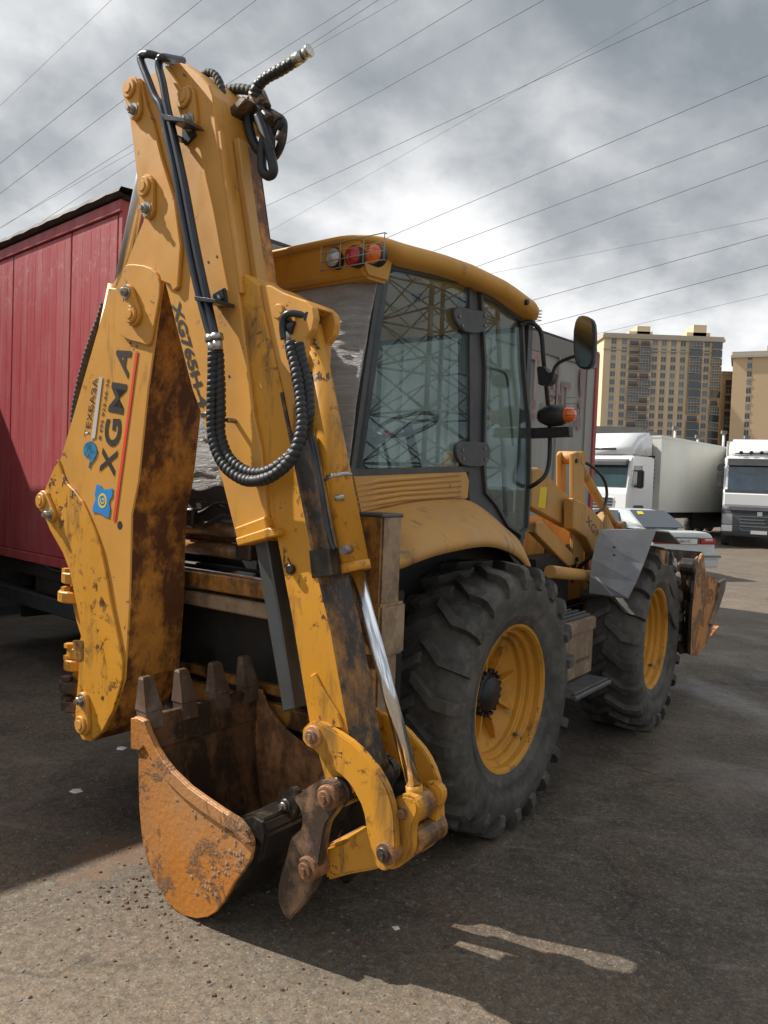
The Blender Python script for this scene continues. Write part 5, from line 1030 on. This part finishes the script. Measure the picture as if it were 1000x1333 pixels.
m.prism([(-2.70, 1.05), (-2.735, 1.10), (-2.68, 1.62), (-2.64, 1.62)], 'r', -1.95, -0.50); m.build('bumper', 'white', cab_m)
m = MB()
for k in range(5): m.prism([(-2.735, 1.08+k*0.11), (-2.745, 1.14+k*0.11), (-2.70, 1.15+k*0.11), (-2.70, 1.08+k*0.11)], 'r', -1.9, -0.55)
m.build('grille', 'grey_truck', cab_m)
m = MB(); m.box((-0.42, -2.74, 0.72), (-0.12, -2.70, 0.95)); m.box((-2.36, -2.74, 0.72), (-2.06, -2.70, 0.95)); m.build('headlamp', 'clearlamp', cab_m)
m = MB(); m.prism([(-2.5, 0.5), (-2.5, 1.0), (-2.1, 1.35), (-1.4, 1.35), (-1.05, 1.0), (-0.5, 1.0), (-0.5, 0.45), (-1.05, 0.45), (-1.1, 0.75), (-1.4, 1.10), (-1.95, 1.10), (-2.25, 0.75), (-2.3, 0.5)], 'r', -0.35, 0.005, 0.01); m.prism([(-0.5, 0.45), (-0.5, 1.0), (0, 1.0), (0, .45)], 'r', -2.3, -0.35); m.build('wheel_arch', 'grey_truck', cab_m)
truck_wheel(MT, -0.22, -1.70); truck_wheel(MT, -2.25, -1.70)
m = MB(); m.box((0.10, -2.25, 1.95), (0.32, -2.08, 2.60), 0.04, 2); m.box((-0.02, -2.2, 2.55), (0.2, -2.12, 2.6)); m.box((-0.02, -2.2, 1.98), (0.2, -2.12, 2.03)); m.build('mirror', 'black', cab_m)
m = MB()
for k in range(8): m.box((-0.30, -0.46, 2.0+k*0.16), (-0.04, -0.40, 2.08+k*0.16))
m.box((-1.8, -2.34, 3.30), (-0.7, -2.28, 3.38)); m.build('louvre_strip', 'black', cab_m)

# ------------------------------------------------------------------ white lorry on the right
RT = thing('articulated_lorry', (13.2, 27.0, 0), 25.0, 'white cab-over lorry with charcoal grille, right of the two parked lorries', 'lorry', 'parked lorries')
m = MB(); m.prism([(0.10, 1.30), (0.0, 1.45), (0.02, 1.95), (0.10, 2.05), (0.30, 3.10), (0.45, 3.25), (2.2, 3.30), (2.2, 1.0), (0.6, 1.0)], 'r', -1.22, 1.22, 0.09, 3); rc = m.build('tractor_cab', 'white', RT)
m = MB(); m.prism([(0.50, 3.2), (0.62, 3.50), (1.0, 3.85), (2.2, 3.98), (2.2, 3.2)], 'r', -1.10, 1.10, 0.10, 3, True); m.build('roof_fairing', 'white', rc)
m = MB(); m.prism([(0.085, 2.02), (0.06, 2.03), (0.26, 3.0), (0.29, 3.0)], 'r', -1.08, 1.08); m.build('windscreen', 'glass_blue', rc)
m = MB(); m.prism([(0.255, 2.92), (0.12, 2.90), (0.20, 3.16), (0.36, 3.16)], 'r', -1.12, 1.12, 0.02); m.prism([(0.07, 1.94), (0.04, 1.94), (0.06, 2.05), (0.09, 2.05)], 'r', -1.16, 1.16); m.build('sun_visor', 'frame', rc)
m = MB(); m.prism([(-0.06, 0.40), (-0.10, 0.60), (-0.02, 1.28), (0.06, 1.36), (0.5, 1.36), (0.5, 0.4)], 'r', -1.23, 1.23, 0.06, 2); bp = m.build('bumper', 'grey_truck', rc)
m = MB()
for k in range(5): m.prism([(-0.09+k*0.018, 0.72+k*0.115), (-0.112+k*0.018, 0.745+k*0.115), (-0.08+k*0.018, 0.79+k*0.115)], 'r', -0.62+0.0*k, 0.62)
m.build('grille_bar', 'steelgrey', rc)
m = MB(); m.prism([(-0.02, 1.30), (-0.06, 1.32), (0.0, 1.44), (0.05, 1.42)], 'r', -1.0, 1.0); m.build('bonnet_edge', 'frame', rc)
m = MB(); m.prism([(-0.12, 1.12), (-0.14, 1.14), (-0.10, 1.28), (-0.08, 1.26)], 'r', -0.08, 0.08); m.build('badge', 'fitting', rc)
MB().box((-1.20, -0.12, 0.80), (-0.86, -0.03, 1.18), 0.03, 2).build('headlamp', 'clearlamp', rc); MB().box((0.86, -0.12, 0.80), (1.20, -0.03, 1.18), 0.03, 2).build('headlamp', 'clearlamp', rc)
m = MB(); m.box((-1.21, -0.13, 0.55), (-0.86, -0.05, 0.78), 0.02); m.box((0.86, -0.13, 0.55), (1.21, -0.05, 0.78), 0.02); m.build('lamp_surround', 'white', rc)
m = MB(); m.box((-0.26, -0.125, 0.50), (0.26, -0.105, 0.62)); m.build('number_plate', 'plate', rc)
for sx in (-1, 1):
    m = MB(); m.box((sx*1.36-0.10, 0.15, 2.10), (sx*1.36+0.10, 0.30, 2.62), 0.03, 2); m.box((sx*1.36-0.10, 0.15, 2.70), (sx*1.36+0.10, 0.30, 2.92), 0.03, 2); m.box((min(sx*1.2, sx*1.4), 0.22, 2.88), (max(sx*1.2, sx*1.4), 0.28, 2.96)); m.box((min(sx*1.2, sx*1.4), 0.22, 2.0), (max(sx*1.2, sx*1.4), 0.28, 2.08)); m.build('mirror', 'frame', rc)
m = MB()
for k in range(4): m.disc('f', -0.7+k*0.33, 3.38, 0.36, 0.48, 0.07, 12, .01)
m.box((-0.9, 0.44, 3.33), (0.6, 0.48, 3.37)); m.build('roof_lamp', 'black', rc)
for sx in (-1.08, 1.08): truck_wheel(RT, sx, 1.2, 0.5, 0.3)
lorry_trailer(RT, -1.24, 1.24, 2.9, 15.5, 1.2, 3.95); m = MB(); m.box((-1.1, 1.9, 0.7), (1.1, 15.2, 1.2)); m.build('trailer_chassis', 'dark', RT)
for y_ in (3.9, 11.5, 12.8): truck_wheel(RT, -1.08, y_); truck_wheel(RT, 1.08, y_)

# ------------------------------------------------------------------ silver saloon car
CR = thing('parked_car', (6.42, 16.3, 0), -19.0, 'silver saloon car seen from behind, parked between the digger and the lorries', 'car')
def car_loft(name, mat, secs, parent, sub=2, cap=True):
    """secs: per station (y, [(x, z) half section from the middle top to the bottom])"""
    m = MB(); rows = []
    for y, half in secs:
        full = [(x, z) for x, z in half] + [(-x, z) for x, z in half[::-1] if abs(x) > 1e-6]
        rows.append([m.b.verts.new((x, y, z)) for x, z in full])
    n = len(rows[0])
    for r0, r1 in zip(rows, rows[1:]):
        for k in range(n): m.face((r0[k], r0[(k+1) % n], r1[(k+1) % n], r1[k]), True)
    if cap: m.face(rows[0], False); m.face(rows[-1][::-1], False)
    o = m.build(name, mat, parent); md = o.modifiers.new('sub', 'SUBSURF'); md.levels = md.render_levels = sub; return o
def hs(wt, zt, wm, zm, wb, zb): return [(0, zt), (wt*0.72, zt), (wt*0.97, zt-0.02), (wm, zm), (wb, (zm+zb)/2), (wb*0.97, zb), (0, zb)]
body = car_loft('car_body', 'silver', [(0.0, hs(0.70, 0.98, 0.80, 0.76, 0.83, 0.30)), (0.04, hs(0.74, 1.00, 0.83, 0.78, 0.86, 0.26)), (0.35, hs(0.76, 1.02, 0.86, 0.78, 0.885, 0.22)), (0.9, hs(0.78, 0.97, 0.87, 0.78, 0.89, 0.22)), (2.3, hs(0.79, 0.93, 0.88, 0.77, 0.89, 0.22)), (3.3, hs(0.76, 0.90, 0.86, 0.74, 0.88, 0.22)), (4.3, hs(0.66, 0.78, 0.80, 0.66, 0.84, 0.24)), (4.6, hs(0.58, 0.66, 0.72, 0.60, 0.78, 0.28))], CR)
def gh(y, w0, z0, w1, z1): return (y, [(0, z1), (w1*0.85, z1-0.005), (w1, z1-0.035), (w0, z0), (0, z0)])
green = car_loft('car_roof', 'silver', [gh(0.62, 0.66, 0.98, 0.60, 1.01), gh(1.35, 0.72, 0.93, 0.55, 1.40), gh(1.7, 0.73, 0.92, 0.56, 1.435), (2.5, [(0, 1.43), (0.48, 1.425), (0.56, 1.395), (0.73, 0.91), (0, 0.91)]), gh(3.35, 0.70, 0.88, 0.62, 0.92)], CR, 1)
m = MB(); m.solid_quad([(-0.56, 0.66, 1.035), (0.56, 0.66, 1.035), (0.47, 1.30, 1.385), (-0.47, 1.30, 1.385)], (0, -0.5, 0.85), 0.020); rg = m.build('rear_window', 'glass_dark', CR)
m = MB(); m.solid_quad([(-0.36, 1.12, 1.295), (-0.22, 1.12, 1.295), (-0.21, 1.22, 1.352), (-0.34, 1.22, 1.352)], (0, -0.5, 0.85), 0.024); m.build('yellow_sticker', 'yelink', rg)
for sx in (-1, 1):
    m = MB(); m.solid_quad([(sx*0.735, 1.25, 0.97), (sx*0.735, 3.0, 0.95), (sx*0.60, 2.45, 1.36), (sx*0.59, 1.55, 1.37)], (sx, 0, 0.3), 0.012); m.build('side_window', 'glass_dark', CR)
for x0, x1, nm_ in ((-0.80, -0.26, 'left'), (0.36, 0.80, 'right')):
    m = MB(); m.box((x0, -0.035, 0.735), (x1, 0.06, 0.87), 0.025, 2); t_ = m.build('tail_light', 'redlamp', CR); m = MB(); m.box((x0+0.12, -0.040, 0.80), (x1-0.10, 0.0, 0.85), 0.01); m.build('reversing_lens', 'clearlamp', t_)
m = MB(); m.box((-0.27, -0.03, 0.735), (0.37, 0.05, 0.88), 0.01); m.build('plate_recess', 'frame', CR)
m = MB(); m.box((-0.24, -0.045, 0.745), (0.28, -0.028, 0.855)); pl = m.build('number_plate', 'plate', CR)
lettering('plate_number', 'Н881НС', (-0.22, -0.046, 0.765), (0.34, 0, 0), (0, 0, 0.068), 'ink', pl)
m = MB(); m.box((-0.86, -0.12, 0.42), (0.86, 0.10, 0.56), 0.03, 2); m.box((-0.84, -0.10, 0.24), (0.84, 0.10, 0.42), 0.03, 2); m.build('bumper', 'silver', CR)
m = MB(); m.box((-0.865, -0.125, 0.46), (0.865, 0.0, 0.51), 0.008); m.build('bumper_strip', 'carbumper', CR)
for x_ in (-0.78, 0.78):
    for y_ in (0.95, 3.6):
        m = MB(); m.lathe([(0.20, 0.09), (0.30, 0.10), (0.32, 0.0), (0.30, -0.10), (0.20, -0.09)], 'r', 28, (x_, y_, 0.32)); t_ = m.build('wheel', 'tyre', CR)

# ------------------------------------------------------------------ apartment buildings
def window_parts(parent, cells, y, w=1.9, h=1.9, mat='farglass'):
    base = None
    for (x, z) in cells:
        if base is None:
            m = MB(); m.mi = 0; m.box((-w/2, -0.06, 0), (w/2, 0.25, h)); m.mi = 1
            m.box((-0.05, -0.10, 0), (0.05, -0.05, h)); m.box((-w/2-0.1, -0.14, -0.75), (w/2+0.1, -0.02, -0.08))
            base = m.build('window', [mat, 'whitetrim'], parent); base.location = (x, y, z)
        else:
            c = base.copy(); COL.objects.link(c); c.parent = parent; c.location = (x, y, z); k_ = random.random()
            if k_ < 0.35: c.material_slots[0].link = 'OBJECT'; c.material_slots[0].material = MATS['farglass2' if k_ < 0.14 else 'farglass3']
def balcony_parts(parent, items, y):
    protos = {}
    for (x, z, wd, kind) in items:
        key = (round(wd, 1), kind)
        if key not in protos:
            m = MB(); m.mi = 0; m.box((-wd/2, -1.3, -0.15), (wd/2, 0.1, 0.05))
            if kind == 0: m.mi = 1; m.box((-wd/2+.05, -1.25, 0.05), (wd/2-.05, -1.15, 2.5)); m.mi = 0; [m.box((-wd/2+wd*k/4-0.06, -1.32, 0.05), (-wd/2+wd*k/4+0.06, -1.2, 2.6)) for k in range(5)]; m.box((-wd/2, -1.34, 1.0), (wd/2, -1.2, 1.15))
            elif kind == 1: m.mi = 2; [m.box((-wd/2+k*0.3, -1.3, 0.05), (-wd/2+k*0.3+0.12, -1.25, 1.1)) for k in range(int(wd/0.3))]; m.box((-wd/2, -1.32, 1.05), (wd/2, -1.2, 1.15)); m.mi = 1; m.box((-wd/2+.4, -0.05, 0.05), (wd/2-.4, 0.05, 2.2))
            else: m.mi = 3; m.box((-wd/2, -1.3, 0.05), (wd/2, -1.2, 2.6))
            protos[key] = m.build('balcony', ['whitetrim', 'balcony', 'balc_brown', 'glass_dark'], parent); protos[key].location = (x, y, z)
        else:
            c = protos[key].copy(); COL.objects.link(c); c.parent = parent; c.location = (x, y, z)
BH = 61.5
B1 = thing('apartment_block', (82.0, 292.0, 0), 0.0, 'broad beige brick apartment block with dark balconies, tallest of the distant buildings', 'building', 'distant apartment buildings')
X0, X1 = -1.5, 42.9
m = MB(); m.box((X0, 0, 0), (X1, 18, BH)); b_ = m.build('wall', ['brick', 'stonebrown'], B1)
m = MB(); m.box((X0-0.8, -1.0, BH-1.6), (X1+0.9, 18.5, BH-0.6)); m.box((X0-0.5, -0.6, BH-0.6), (X1+0.6, 18.5, BH+0.3)); m.box((X0-0.2, -0.3, BH-6.0), (X1+0.2, 0, BH-5.5)); m.build('cornice', 'whitetrim', B1)
for (a, w_, h_) in ((9.0, 9, 2.2), (12, 5, 4.2), (31, 9, 2.6), (33.5, 5, 5.5)): MB().box((a, 4, BH), (a+w_, 12, BH+h_)).build('roof_house', 'brick', B1)
m = MB(); m.box((X0-0.1, -0.12, 0), (X1+0.1, 0, 15.0)); m.build('base_storeys', 'stonebrown', B1)
cols = [0.6, 5.2, 19.3, 24.0, 28.6, 41.8] ; cells = []
for r_ in range(4, 19):
    for c_ in (2.2, 6.2, 17.8, 21.2, 24.8, 28.4, 37.4): cells.append((c_, r_*3.05+3.0))
window_parts(B1, cells, 0)
items = []; rnd = random.Random(3)
for r_ in range(4, 19):
    for c_, wd in ((11.9, 8.6), (34.4, 5.2), (40.9, 3.6)):
        if c_ == 11.9: items += [(9.9, r_*3.05+2.2, 4.2, rnd.choice([0, 1, 1])), (14.1, r_*3.05+2.2, 4.2, rnd.choice([0, 0, 1]))]
        elif c_ == 34.4: items += [(33.0, r_*3.05+2.2, 4.6, rnd.choice([0, 1, 0, 2]))]
        else: items.append((c_, r_*3.05+2.2, wd, rnd.choice([0, 0, 1, 0, 2])))
balcony_parts(B1, items, 0)
m = MB()
for c_ in (4.2, 7.8, 16.0, 19.5, 23.0, 26.6, 30.2, 36.1, 39.0): m.box((c_-0.25, -0.2, 15), (c_+0.25, 0.0, BH-2))
m.build('pilaster', 'brick', B1)
B2 = thing('apartment_block', (125.5, 283.0, 0), 25.0, 'tan brick apartment block with one column of windows, at the right edge', 'building', 'distant apartment buildings')
m = MB(); m.box((0, 0, 0), (30, 20, 54.5)); m.build('wall', 'brick2', B2)
m = MB(); m.box((-0.8, -0.8, 52.6), (30.5, 20.5, 53.6)); m.box((-0.4, -0.4, 53.6), (30.4, 20.4, 54.8)); m.build('cornice', 'whitetrim', B2)
MB().box((11, 3, 54.8), (20, 10, 57.2)).build('roof_house', 'brick2', B2); MB().box((13, 4, 57.2), (18, 9, 59)).build('roof_house', 'brick2', B2)
m = MB(); m.box((-0.1, -0.12, 0), (30.1, 0, 13)); m.build('base_storeys', 'stonebrown', B2)
window_parts(B2, [(5.6, r_*3.05+3.0) for r_ in range(3, 17)], 0, 1.5, 1.9)
window_parts(B2, [(17.0, r_*3.05+3.0) for r_ in range(3, 17)], 0, 1.5, 1.9)
B3 = thing('apartment_block', (129.5, 300.0, 0), 0.0, 'narrow receding apartment wing with stacked balconies, between the two larger blocks', 'building', 'distant apartment buildings')
m = MB(); m.box((0, 0, 0), (14, 16, 50)); m.build('wall', 'brick', B3); m = MB(); m.box((-0.5, -0.5, 49), (14, 16, 50.4)); m.build('cornice', 'whitetrim', B3)
balcony_parts(B3, [(x_, r_*3.05+2.2, 4.6, rnd.choice([0, 1])) for r_ in range(3, 15) for x_ in (3.0, 8.2)], 0)
PK = thing('parking_garage', (52.0, 180.0, 0), 20.0, 'low grey concrete parking structure with open decks, left of the beige apartment block', 'building')
m = MB(); m.box((-14, 0, 13.5), (10, 20, 15.0)); m.box((-14, 0, 10.2), (10, 20, 11.0)); m.box((-14, 0, 7.0), (10, 20, 7.8)); m.build('deck', 'concrete', PK)
m = MB(); m.box((-14, 1.0, 0), (9.5, 19, 13.5)); m.build('interior', 'dark', PK)
m = MB()
for k in range(9): m.box((-13.8+k*2.9, 0.1, 0), (-13.3+k*2.9, 0.6, 13.5))
m.build('column', 'concrete', PK)
m = MB(); m.prism([(-15, 15.0), (10.5, 15.0), (10.5, 15.8), (6, 17.0), (-15, 17.4)], 'f', -0.8, 19); m.build('roof', 'concrete', PK)
WL = thing('boundary_wall', (70, 150, 0), 5, 'long low grey wall far behind the parked lorries', 'wall')
m = MB(); m.box((-90, 0, 0), (90, 0.5, 5.0)); m.build('wall', 'concrete', WL)
for k, (px_, h_) in enumerate(((8, 14.5), (12.5, 13), (17.5, 14), (22, 13.2))):
    LP = thing('lamp_post', (48+px_, 150, 0), 0, ('slim white mast far off, %s of four in front of the apartment block' % ('first', 'second', 'third', 'fourth')[k]), 'mast', 'distant masts'); m = MB(); m.cyl((0, 0, 0), (0, 0, h_), 0.35, 8, 0.25); m.build('mast', 'whitebox', LP); m = MB(); m.box((-0.5, -0.3, h_), (0.5, 0.3, h_+0.6)); m.build('mast_head', 'concrete', LP)

# ------------------------------------------------------------------ overhead power lines
WIRES = [([(55.04,-29.46,24.35),(24.71,-3.81,19.67),(1.96,15.43,16.17),(-5.62,21.85,15.0),(-13.21,28.26,13.83),(-20.79,34.67,12.66),(-32.16,44.29,10.91),(-77.66,82.77,10.91)],0.0094),([(56.26,-27.91,25.39),(25.93,-2.26,20.69),(3.18,16.98,17.17),(-4.4,23.4,16.0),(-11.98,29.81,14.83),(-19.56,36.22,13.65),(-30.94,45.84,11.89),(-76.43,84.32,11.89)],0.01),([(41.2,6.95,31.17),(10.73,32.74,28.58),(-12.13,52.07,26.65),(-19.74,58.52,26.0),(-27.36,64.96,25.35),(-34.98,71.41,24.71),(-46.41,81.08,23.74),(-57.84,90.75,22.77),(-103.55,129.42,22.77)],0.0131),([(59.92,-29.73,24.72),(29.61,-4.09,19.86),(6.87,15.14,16.22),(-0.71,21.55,15.0),(-8.29,27.96,13.78),(-15.86,34.36,12.57),(-27.23,43.98,10.75),(-38.6,53.59,8.92),(-84.07,92.05,8.92)],0.0091),([(59.89,-31.69,21.48),(29.48,-5.97,17.74),(6.68,13.32,14.93),(-0.92,19.75,14.0),(-8.52,26.18,13.07),(-16.12,32.61,12.13),(-27.53,42.25,10.73),(-73.14,80.83,10.73)],0.0084),([(62.15,-33.08,23.26),(31.86,-7.46,18.13),(9.14,11.75,14.28),(1.57,18.16,13.0),(-6.01,24.56,11.72),(-13.58,30.96,10.44),(-24.94,40.57,8.51),(-36.3,50.18,6.59),(-81.73,88.6,6.59)],0.0077),([(67.64,-33.55,21.38),(37.27,-7.86,17.19),(14.49,11.41,14.05),(6.9,17.83,13.0),(-0.7,24.25,11.95),(-8.29,30.68,10.91),(-19.68,40.31,9.34),(-31.07,49.94,7.77),(-46.26,62.79,5.67),(-91.82,101.32,5.67)],0.008),([(64.14,-31.62,23.66),(33.82,-5.98,18.83),(11.08,13.25,15.21),(3.5,19.66,14.0),(-4.08,26.07,12.79),(-11.66,32.48,11.58),(-23.03,42.1,9.77),(-34.4,51.72,7.96),(-79.87,90.18,7.96)],0.0084),([(69.42,-23.24,34.5),(39.45,2.09,26.75),(16.97,21.09,20.94),(9.48,27.43,19.0),(1.99,33.76,17.06),(-5.5,40.09,15.13),(-16.74,49.59,12.22),(-27.98,59.09,9.31),(-42.96,71.76,5.44),(-57.95,84.43,1.56),(-102.9,122.43,1.56)],0.0067),([(71.04,-28.4,25.8),(40.83,-2.85,19.9),(18.17,16.3,15.48),(10.62,22.69,14.0),(3.07,29.08,12.52),(-4.48,35.46,11.05),(-15.81,45.04,8.84),(-27.14,54.62,6.62),(-42.25,67.39,3.67),(-87.56,105.71,3.67)],0.01),([(73.62,-23.42,25.83),(43.35,2.17,20.42),(20.66,21.37,16.35),(13.09,27.76,15.0),(5.53,34.16,13.65),(-2.04,40.56,12.29),(-13.39,50.16,10.26),(-24.73,59.75,8.23),(-39.86,72.55,5.52),(-55.0,85.34,2.81),(-100.39,123.73,2.81)],0.012),([(75.99,-18.13,28.14),(45.8,7.4,22.07),(23.16,26.55,17.52),(15.61,32.93,16.0),(8.06,39.31,14.48),(0.52,45.69,12.96),(-10.8,55.27,10.69),(-22.13,64.84,8.41),(-37.22,77.6,5.38),(-52.32,90.37,2.34),(-97.6,128.66,2.34)],0.0141),([(98.61,26.87,31.83),(68.08,52.7,30.92),(45.19,72.08,30.23),(37.56,78.54,30.0),(29.93,84.99,29.77),(22.3,91.45,29.54),(10.85,101.14,29.2),(-0.6,110.83,28.85),(-15.86,123.74,28.4),(-31.12,136.66,27.94),(-54.02,156.03,27.25),(-99.81,194.78,27.25)],0.0181),([(82.24,-6.24,26.6),(51.92,19.41,21.8),(29.18,38.64,18.2),(21.6,45.05,17.0),(14.02,51.46,15.8),(6.44,57.87,14.6),(-4.93,67.49,12.8),(-16.3,77.11,11.0),(-31.46,89.93,8.6),(-46.62,102.75,6.2),(-69.36,121.98,2.6),(-114.84,160.45,2.6)],0.0188),([(86.61,2.87,28.43),(56.33,28.48,23.22),(33.62,47.69,19.3),(26.05,54.09,18.0),(18.48,60.49,16.7),(10.91,66.9,15.39),(-0.45,76.5,13.44),(-11.8,86.1,11.48),(-26.94,98.91,8.87),(-42.08,111.71,6.26),(-64.79,130.92,2.35),(-110.22,169.33,2.35)],0.0224),([(92.34,14.25,28.64),(62.02,39.9,23.82),(39.28,59.13,20.2),(31.7,65.54,19.0),(24.12,71.95,17.8),(16.54,78.36,16.59),(5.17,87.97,14.78),(-6.2,97.59,12.98),(-21.36,110.41,10.57),(-36.52,123.23,8.16),(-59.26,142.46,4.54),(-104.74,180.93,4.54)],0.0148),([(46.83,-14.26,34.34),(16.55,11.36,29.17),(-6.17,30.56,25.29),(-13.74,36.97,24.0),(-21.31,43.37,22.71),(-28.88,49.77,21.42),(-40.24,59.38,19.48),(-85.67,97.8,19.48)],0.009)]
LBL = ['at the upper left corner, lowest but two on the left', 'second above the red trailer from the left', 'faint one low above the red trailer', 'upper one crossing the bent pipes of the arm', 'lower one crossing the bent pipes of the arm', 'one passing just above the hose coupling', 'long one rising from the hanging hoses to the top edge', 'one starting behind the hanging hoses', 'thin faint one close under the top right long cable', 'highest of those leaving the right edge', 'second highest of those leaving the right edge', 'third highest of those leaving the right edge', 'thin faint one fourth down at the right edge', 'fifth highest of those leaving the right edge', 'one leaving the right edge just above the mirror', 'lowest one, above the right building', 'faintest one in the top left corner']
for (pts, rad), lb in zip(WIRES, LBL):
    o = MB().sweep(pts, rad, 6).build('power_cable', 'cable', None)
    tag(o, 'black overhead power cable, ' + lb, 'power line', 'overhead power cables')

# unseen lattice pylon, added right of the lot for its reflection in the cab glass
PY = thing('reflected_lattice_pylon', (41.0, 18.5, 0), 20.0, 'tall grey lattice pylon added outside the frame at right, for its reflection in the cab window', 'pylon')
m = MB()
def lat(z): return 2.6*(1-z/44)+0.7
lv_ = [0, 3, 6, 9, 11.8, 14.6, 17.4, 20, 22.6, 25.2, 27.7, 30, 32.3, 34.5, 36.5, 38.5]
for a, b in zip(lv_, lv_[1:]):
    A_ = [Vector((sx*lat(a), sy*lat(a), a)) for sx, sy in ((-1, -1), (1, -1), (1, 1), (-1, 1))]; B_ = [Vector((sx*lat(b), sy*lat(b), b)) for sx, sy in ((-1, -1), (1, -1), (1, 1), (-1, 1))]
    for k in range(4):
        j = (k+1) % 4; m.cyl(A_[k], B_[k], 0.16, 6); m.cyl(A_[k], B_[j], 0.05, 5); m.cyl(A_[j], B_[k], 0.05, 5); m.cyl(B_[k], B_[j], 0.07, 5)
        M1 = A_[k].lerp(A_[j], 0.5); m.cyl(M1, A_[k].lerp(B_[k], 0.5), 0.04, 4); m.cyl(M1, A_[j].lerp(B_[j], 0.5), 0.04, 4)
m.build('lattice_tower', 'pylon', PY)
for z_ in (24, 30, 36):
    for s_ in (-1, 1): a_ = MB(); a_.cyl((0, 0, z_+1.5), (s_*7.5, 0, z_+0.6), 0.1, 5); a_.cyl((0, 0, z_), (s_*7.5, 0, z_+0.6), 0.1, 5); a_.build('cross_arm', 'pylon', PY)

# ------------------------------------------------------------------ made-up box lorry, added unseen left of the frame to shade the lot
NL_ = thing('added_box_truck', (-3.70, 6.17, 0), 42.0, 'white box lorry added outside the frame at left to shade the tarmac', 'lorry')
m = MB(); m.box((-2.45, -7.0, 0.95), (0, 0.0, 3.9), 0.02); m.build('cargo_box', 'whitebox', NL_)
MB().box((-0.06, -7.0, 0.30), (-0.02, 0.0, 0.95)).build('shade_skirt', 'whitebox', NL_); MB().box((-2.43, -7.0, 0.30), (-2.39, 0.0, 0.95)).build('shade_skirt', 'whitebox', NL_); MB().box((-2.35, -0.1, 0.25), (-0.1, -0.04, 0.95)).build('end_panel', 'dark', NL_)  # skirts added to stop sun passing under the box
m = MB(); m.box((-1.9, -6.9, 0.5), (-0.5, 0.0, 0.95)); m.build('chassis', 'dark', NL_)
for y_ in (-5.2, -1.2): truck_wheel(NL_, -0.25, y_, 0.45, 0.28); truck_wheel(NL_, -2.2, y_, 0.45, 0.28)

T2 = thing('semi_trailer', (-2.1-3.78*0.743+0.6*0.669, 6.07+3.78*0.669+0.6*0.743, 0), 42.0, 'charcoal trailer added beside the red one, mostly outside the frame, to cast shade at left', 'trailer')  # made-up trailer, blocks the sun from the ground at left
MB().box((-2.45, -3.4, 1.0), (0, 9.0, 4.0), 0.02).build('trailer_box', 'grey_truck', T2); MB().box((-2.4, -3.3, 0.22), (-0.1, 8.9, 0.97)).build('chassis', 'dark', T2)
for y_ in (1.2, 2.5): truck_wheel(T2, -0.1, y_, 0.5, 0.3)

# ------------------------------------------------------------------ loose bits on the asphalt
m = MB(); rnd = random.Random(11)
def chip(m, x, y, s_, rnd, flat=0.4):
    k = rnd.choice([4, 5]); q0 = rnd.uniform(0, 6.28); h_ = s_*flat
    r_ = [m.b.verts.new((x+s_*rnd.uniform(.6, 1.2)*math.cos(q0+6.283*i/k), y+s_*rnd.uniform(.6, 1.2)*math.sin(q0+6.283*i/k), -0.001)) for i in range(k)]
    t_ = [m.b.verts.new(v.co*1.0 + Vector(((x-v.co.x)*0.4, (y-v.co.y)*0.4, h_))) for v in r_]
    m.face(t_)
    for i in range(k): m.face((r_[i], r_[(i+1) % k], t_[(i+1) % k], t_[i]))
for i in range(7000):
    y_ = 1.9 + 9*rnd.random()**1.8; x_ = rnd.uniform(-0.62, 0.62)*(y_+0.6); chip(m, x_, y_, rnd.choice([0.003, 0.004, 0.005, 0.005, 0.007, 0.010])*rnd.uniform(.7, 1.2), rnd)
tag(m.build('gravel_chips', 'stone'), kind='stuff')
m = MB()
for cx_, cy_, sp_, n_ in (([(-1.047,3.2)][0][0], [(-1.047,3.2)][0][1], 0.30, 150), ([(-1.276,3.761)][0][0], [(-1.276,3.761)][0][1], 0.22, 70), ([(-0.113,2.879)][0][0], [(-0.113,2.879)][0][1], 0.30, 60), ([(-0.791,3.099)][0][0], [(-0.791,3.099)][0][1], 0.16, 140), (0.6, 2.9, 0.5, 50), (-0.3, 2.5, 0.4, 40)):
    for i in range(n_): chip(m, rnd.gauss(cx_, sp_), rnd.gauss(cy_, sp_*0.8), rnd.choice([.003, .005, .007, .011])*rnd.uniform(.7, 1.3), rnd, 0.6)
tag(m.build('earth_crumbs', 'mudclod'), kind='stuff')
for (q, s_, lb) in (([(-1.637,4.899)][0], 0.045, 'pale flat scrap on the tarmac near the boom foot'), ([(-1.649,4.203)][0], 0.035, 'small pale scrap lying left of the bucket'), ([(0.113,3.006)][0], 0.022, 'small pale chip in the shade in front of the arm')):
    m = MB(); chip(m, 0, 0, s_, rnd, 0.12); o = m.build('litter', 'plate'); o.location = (q[0], q[1], 0.002); tag(o, lb, 'litter')
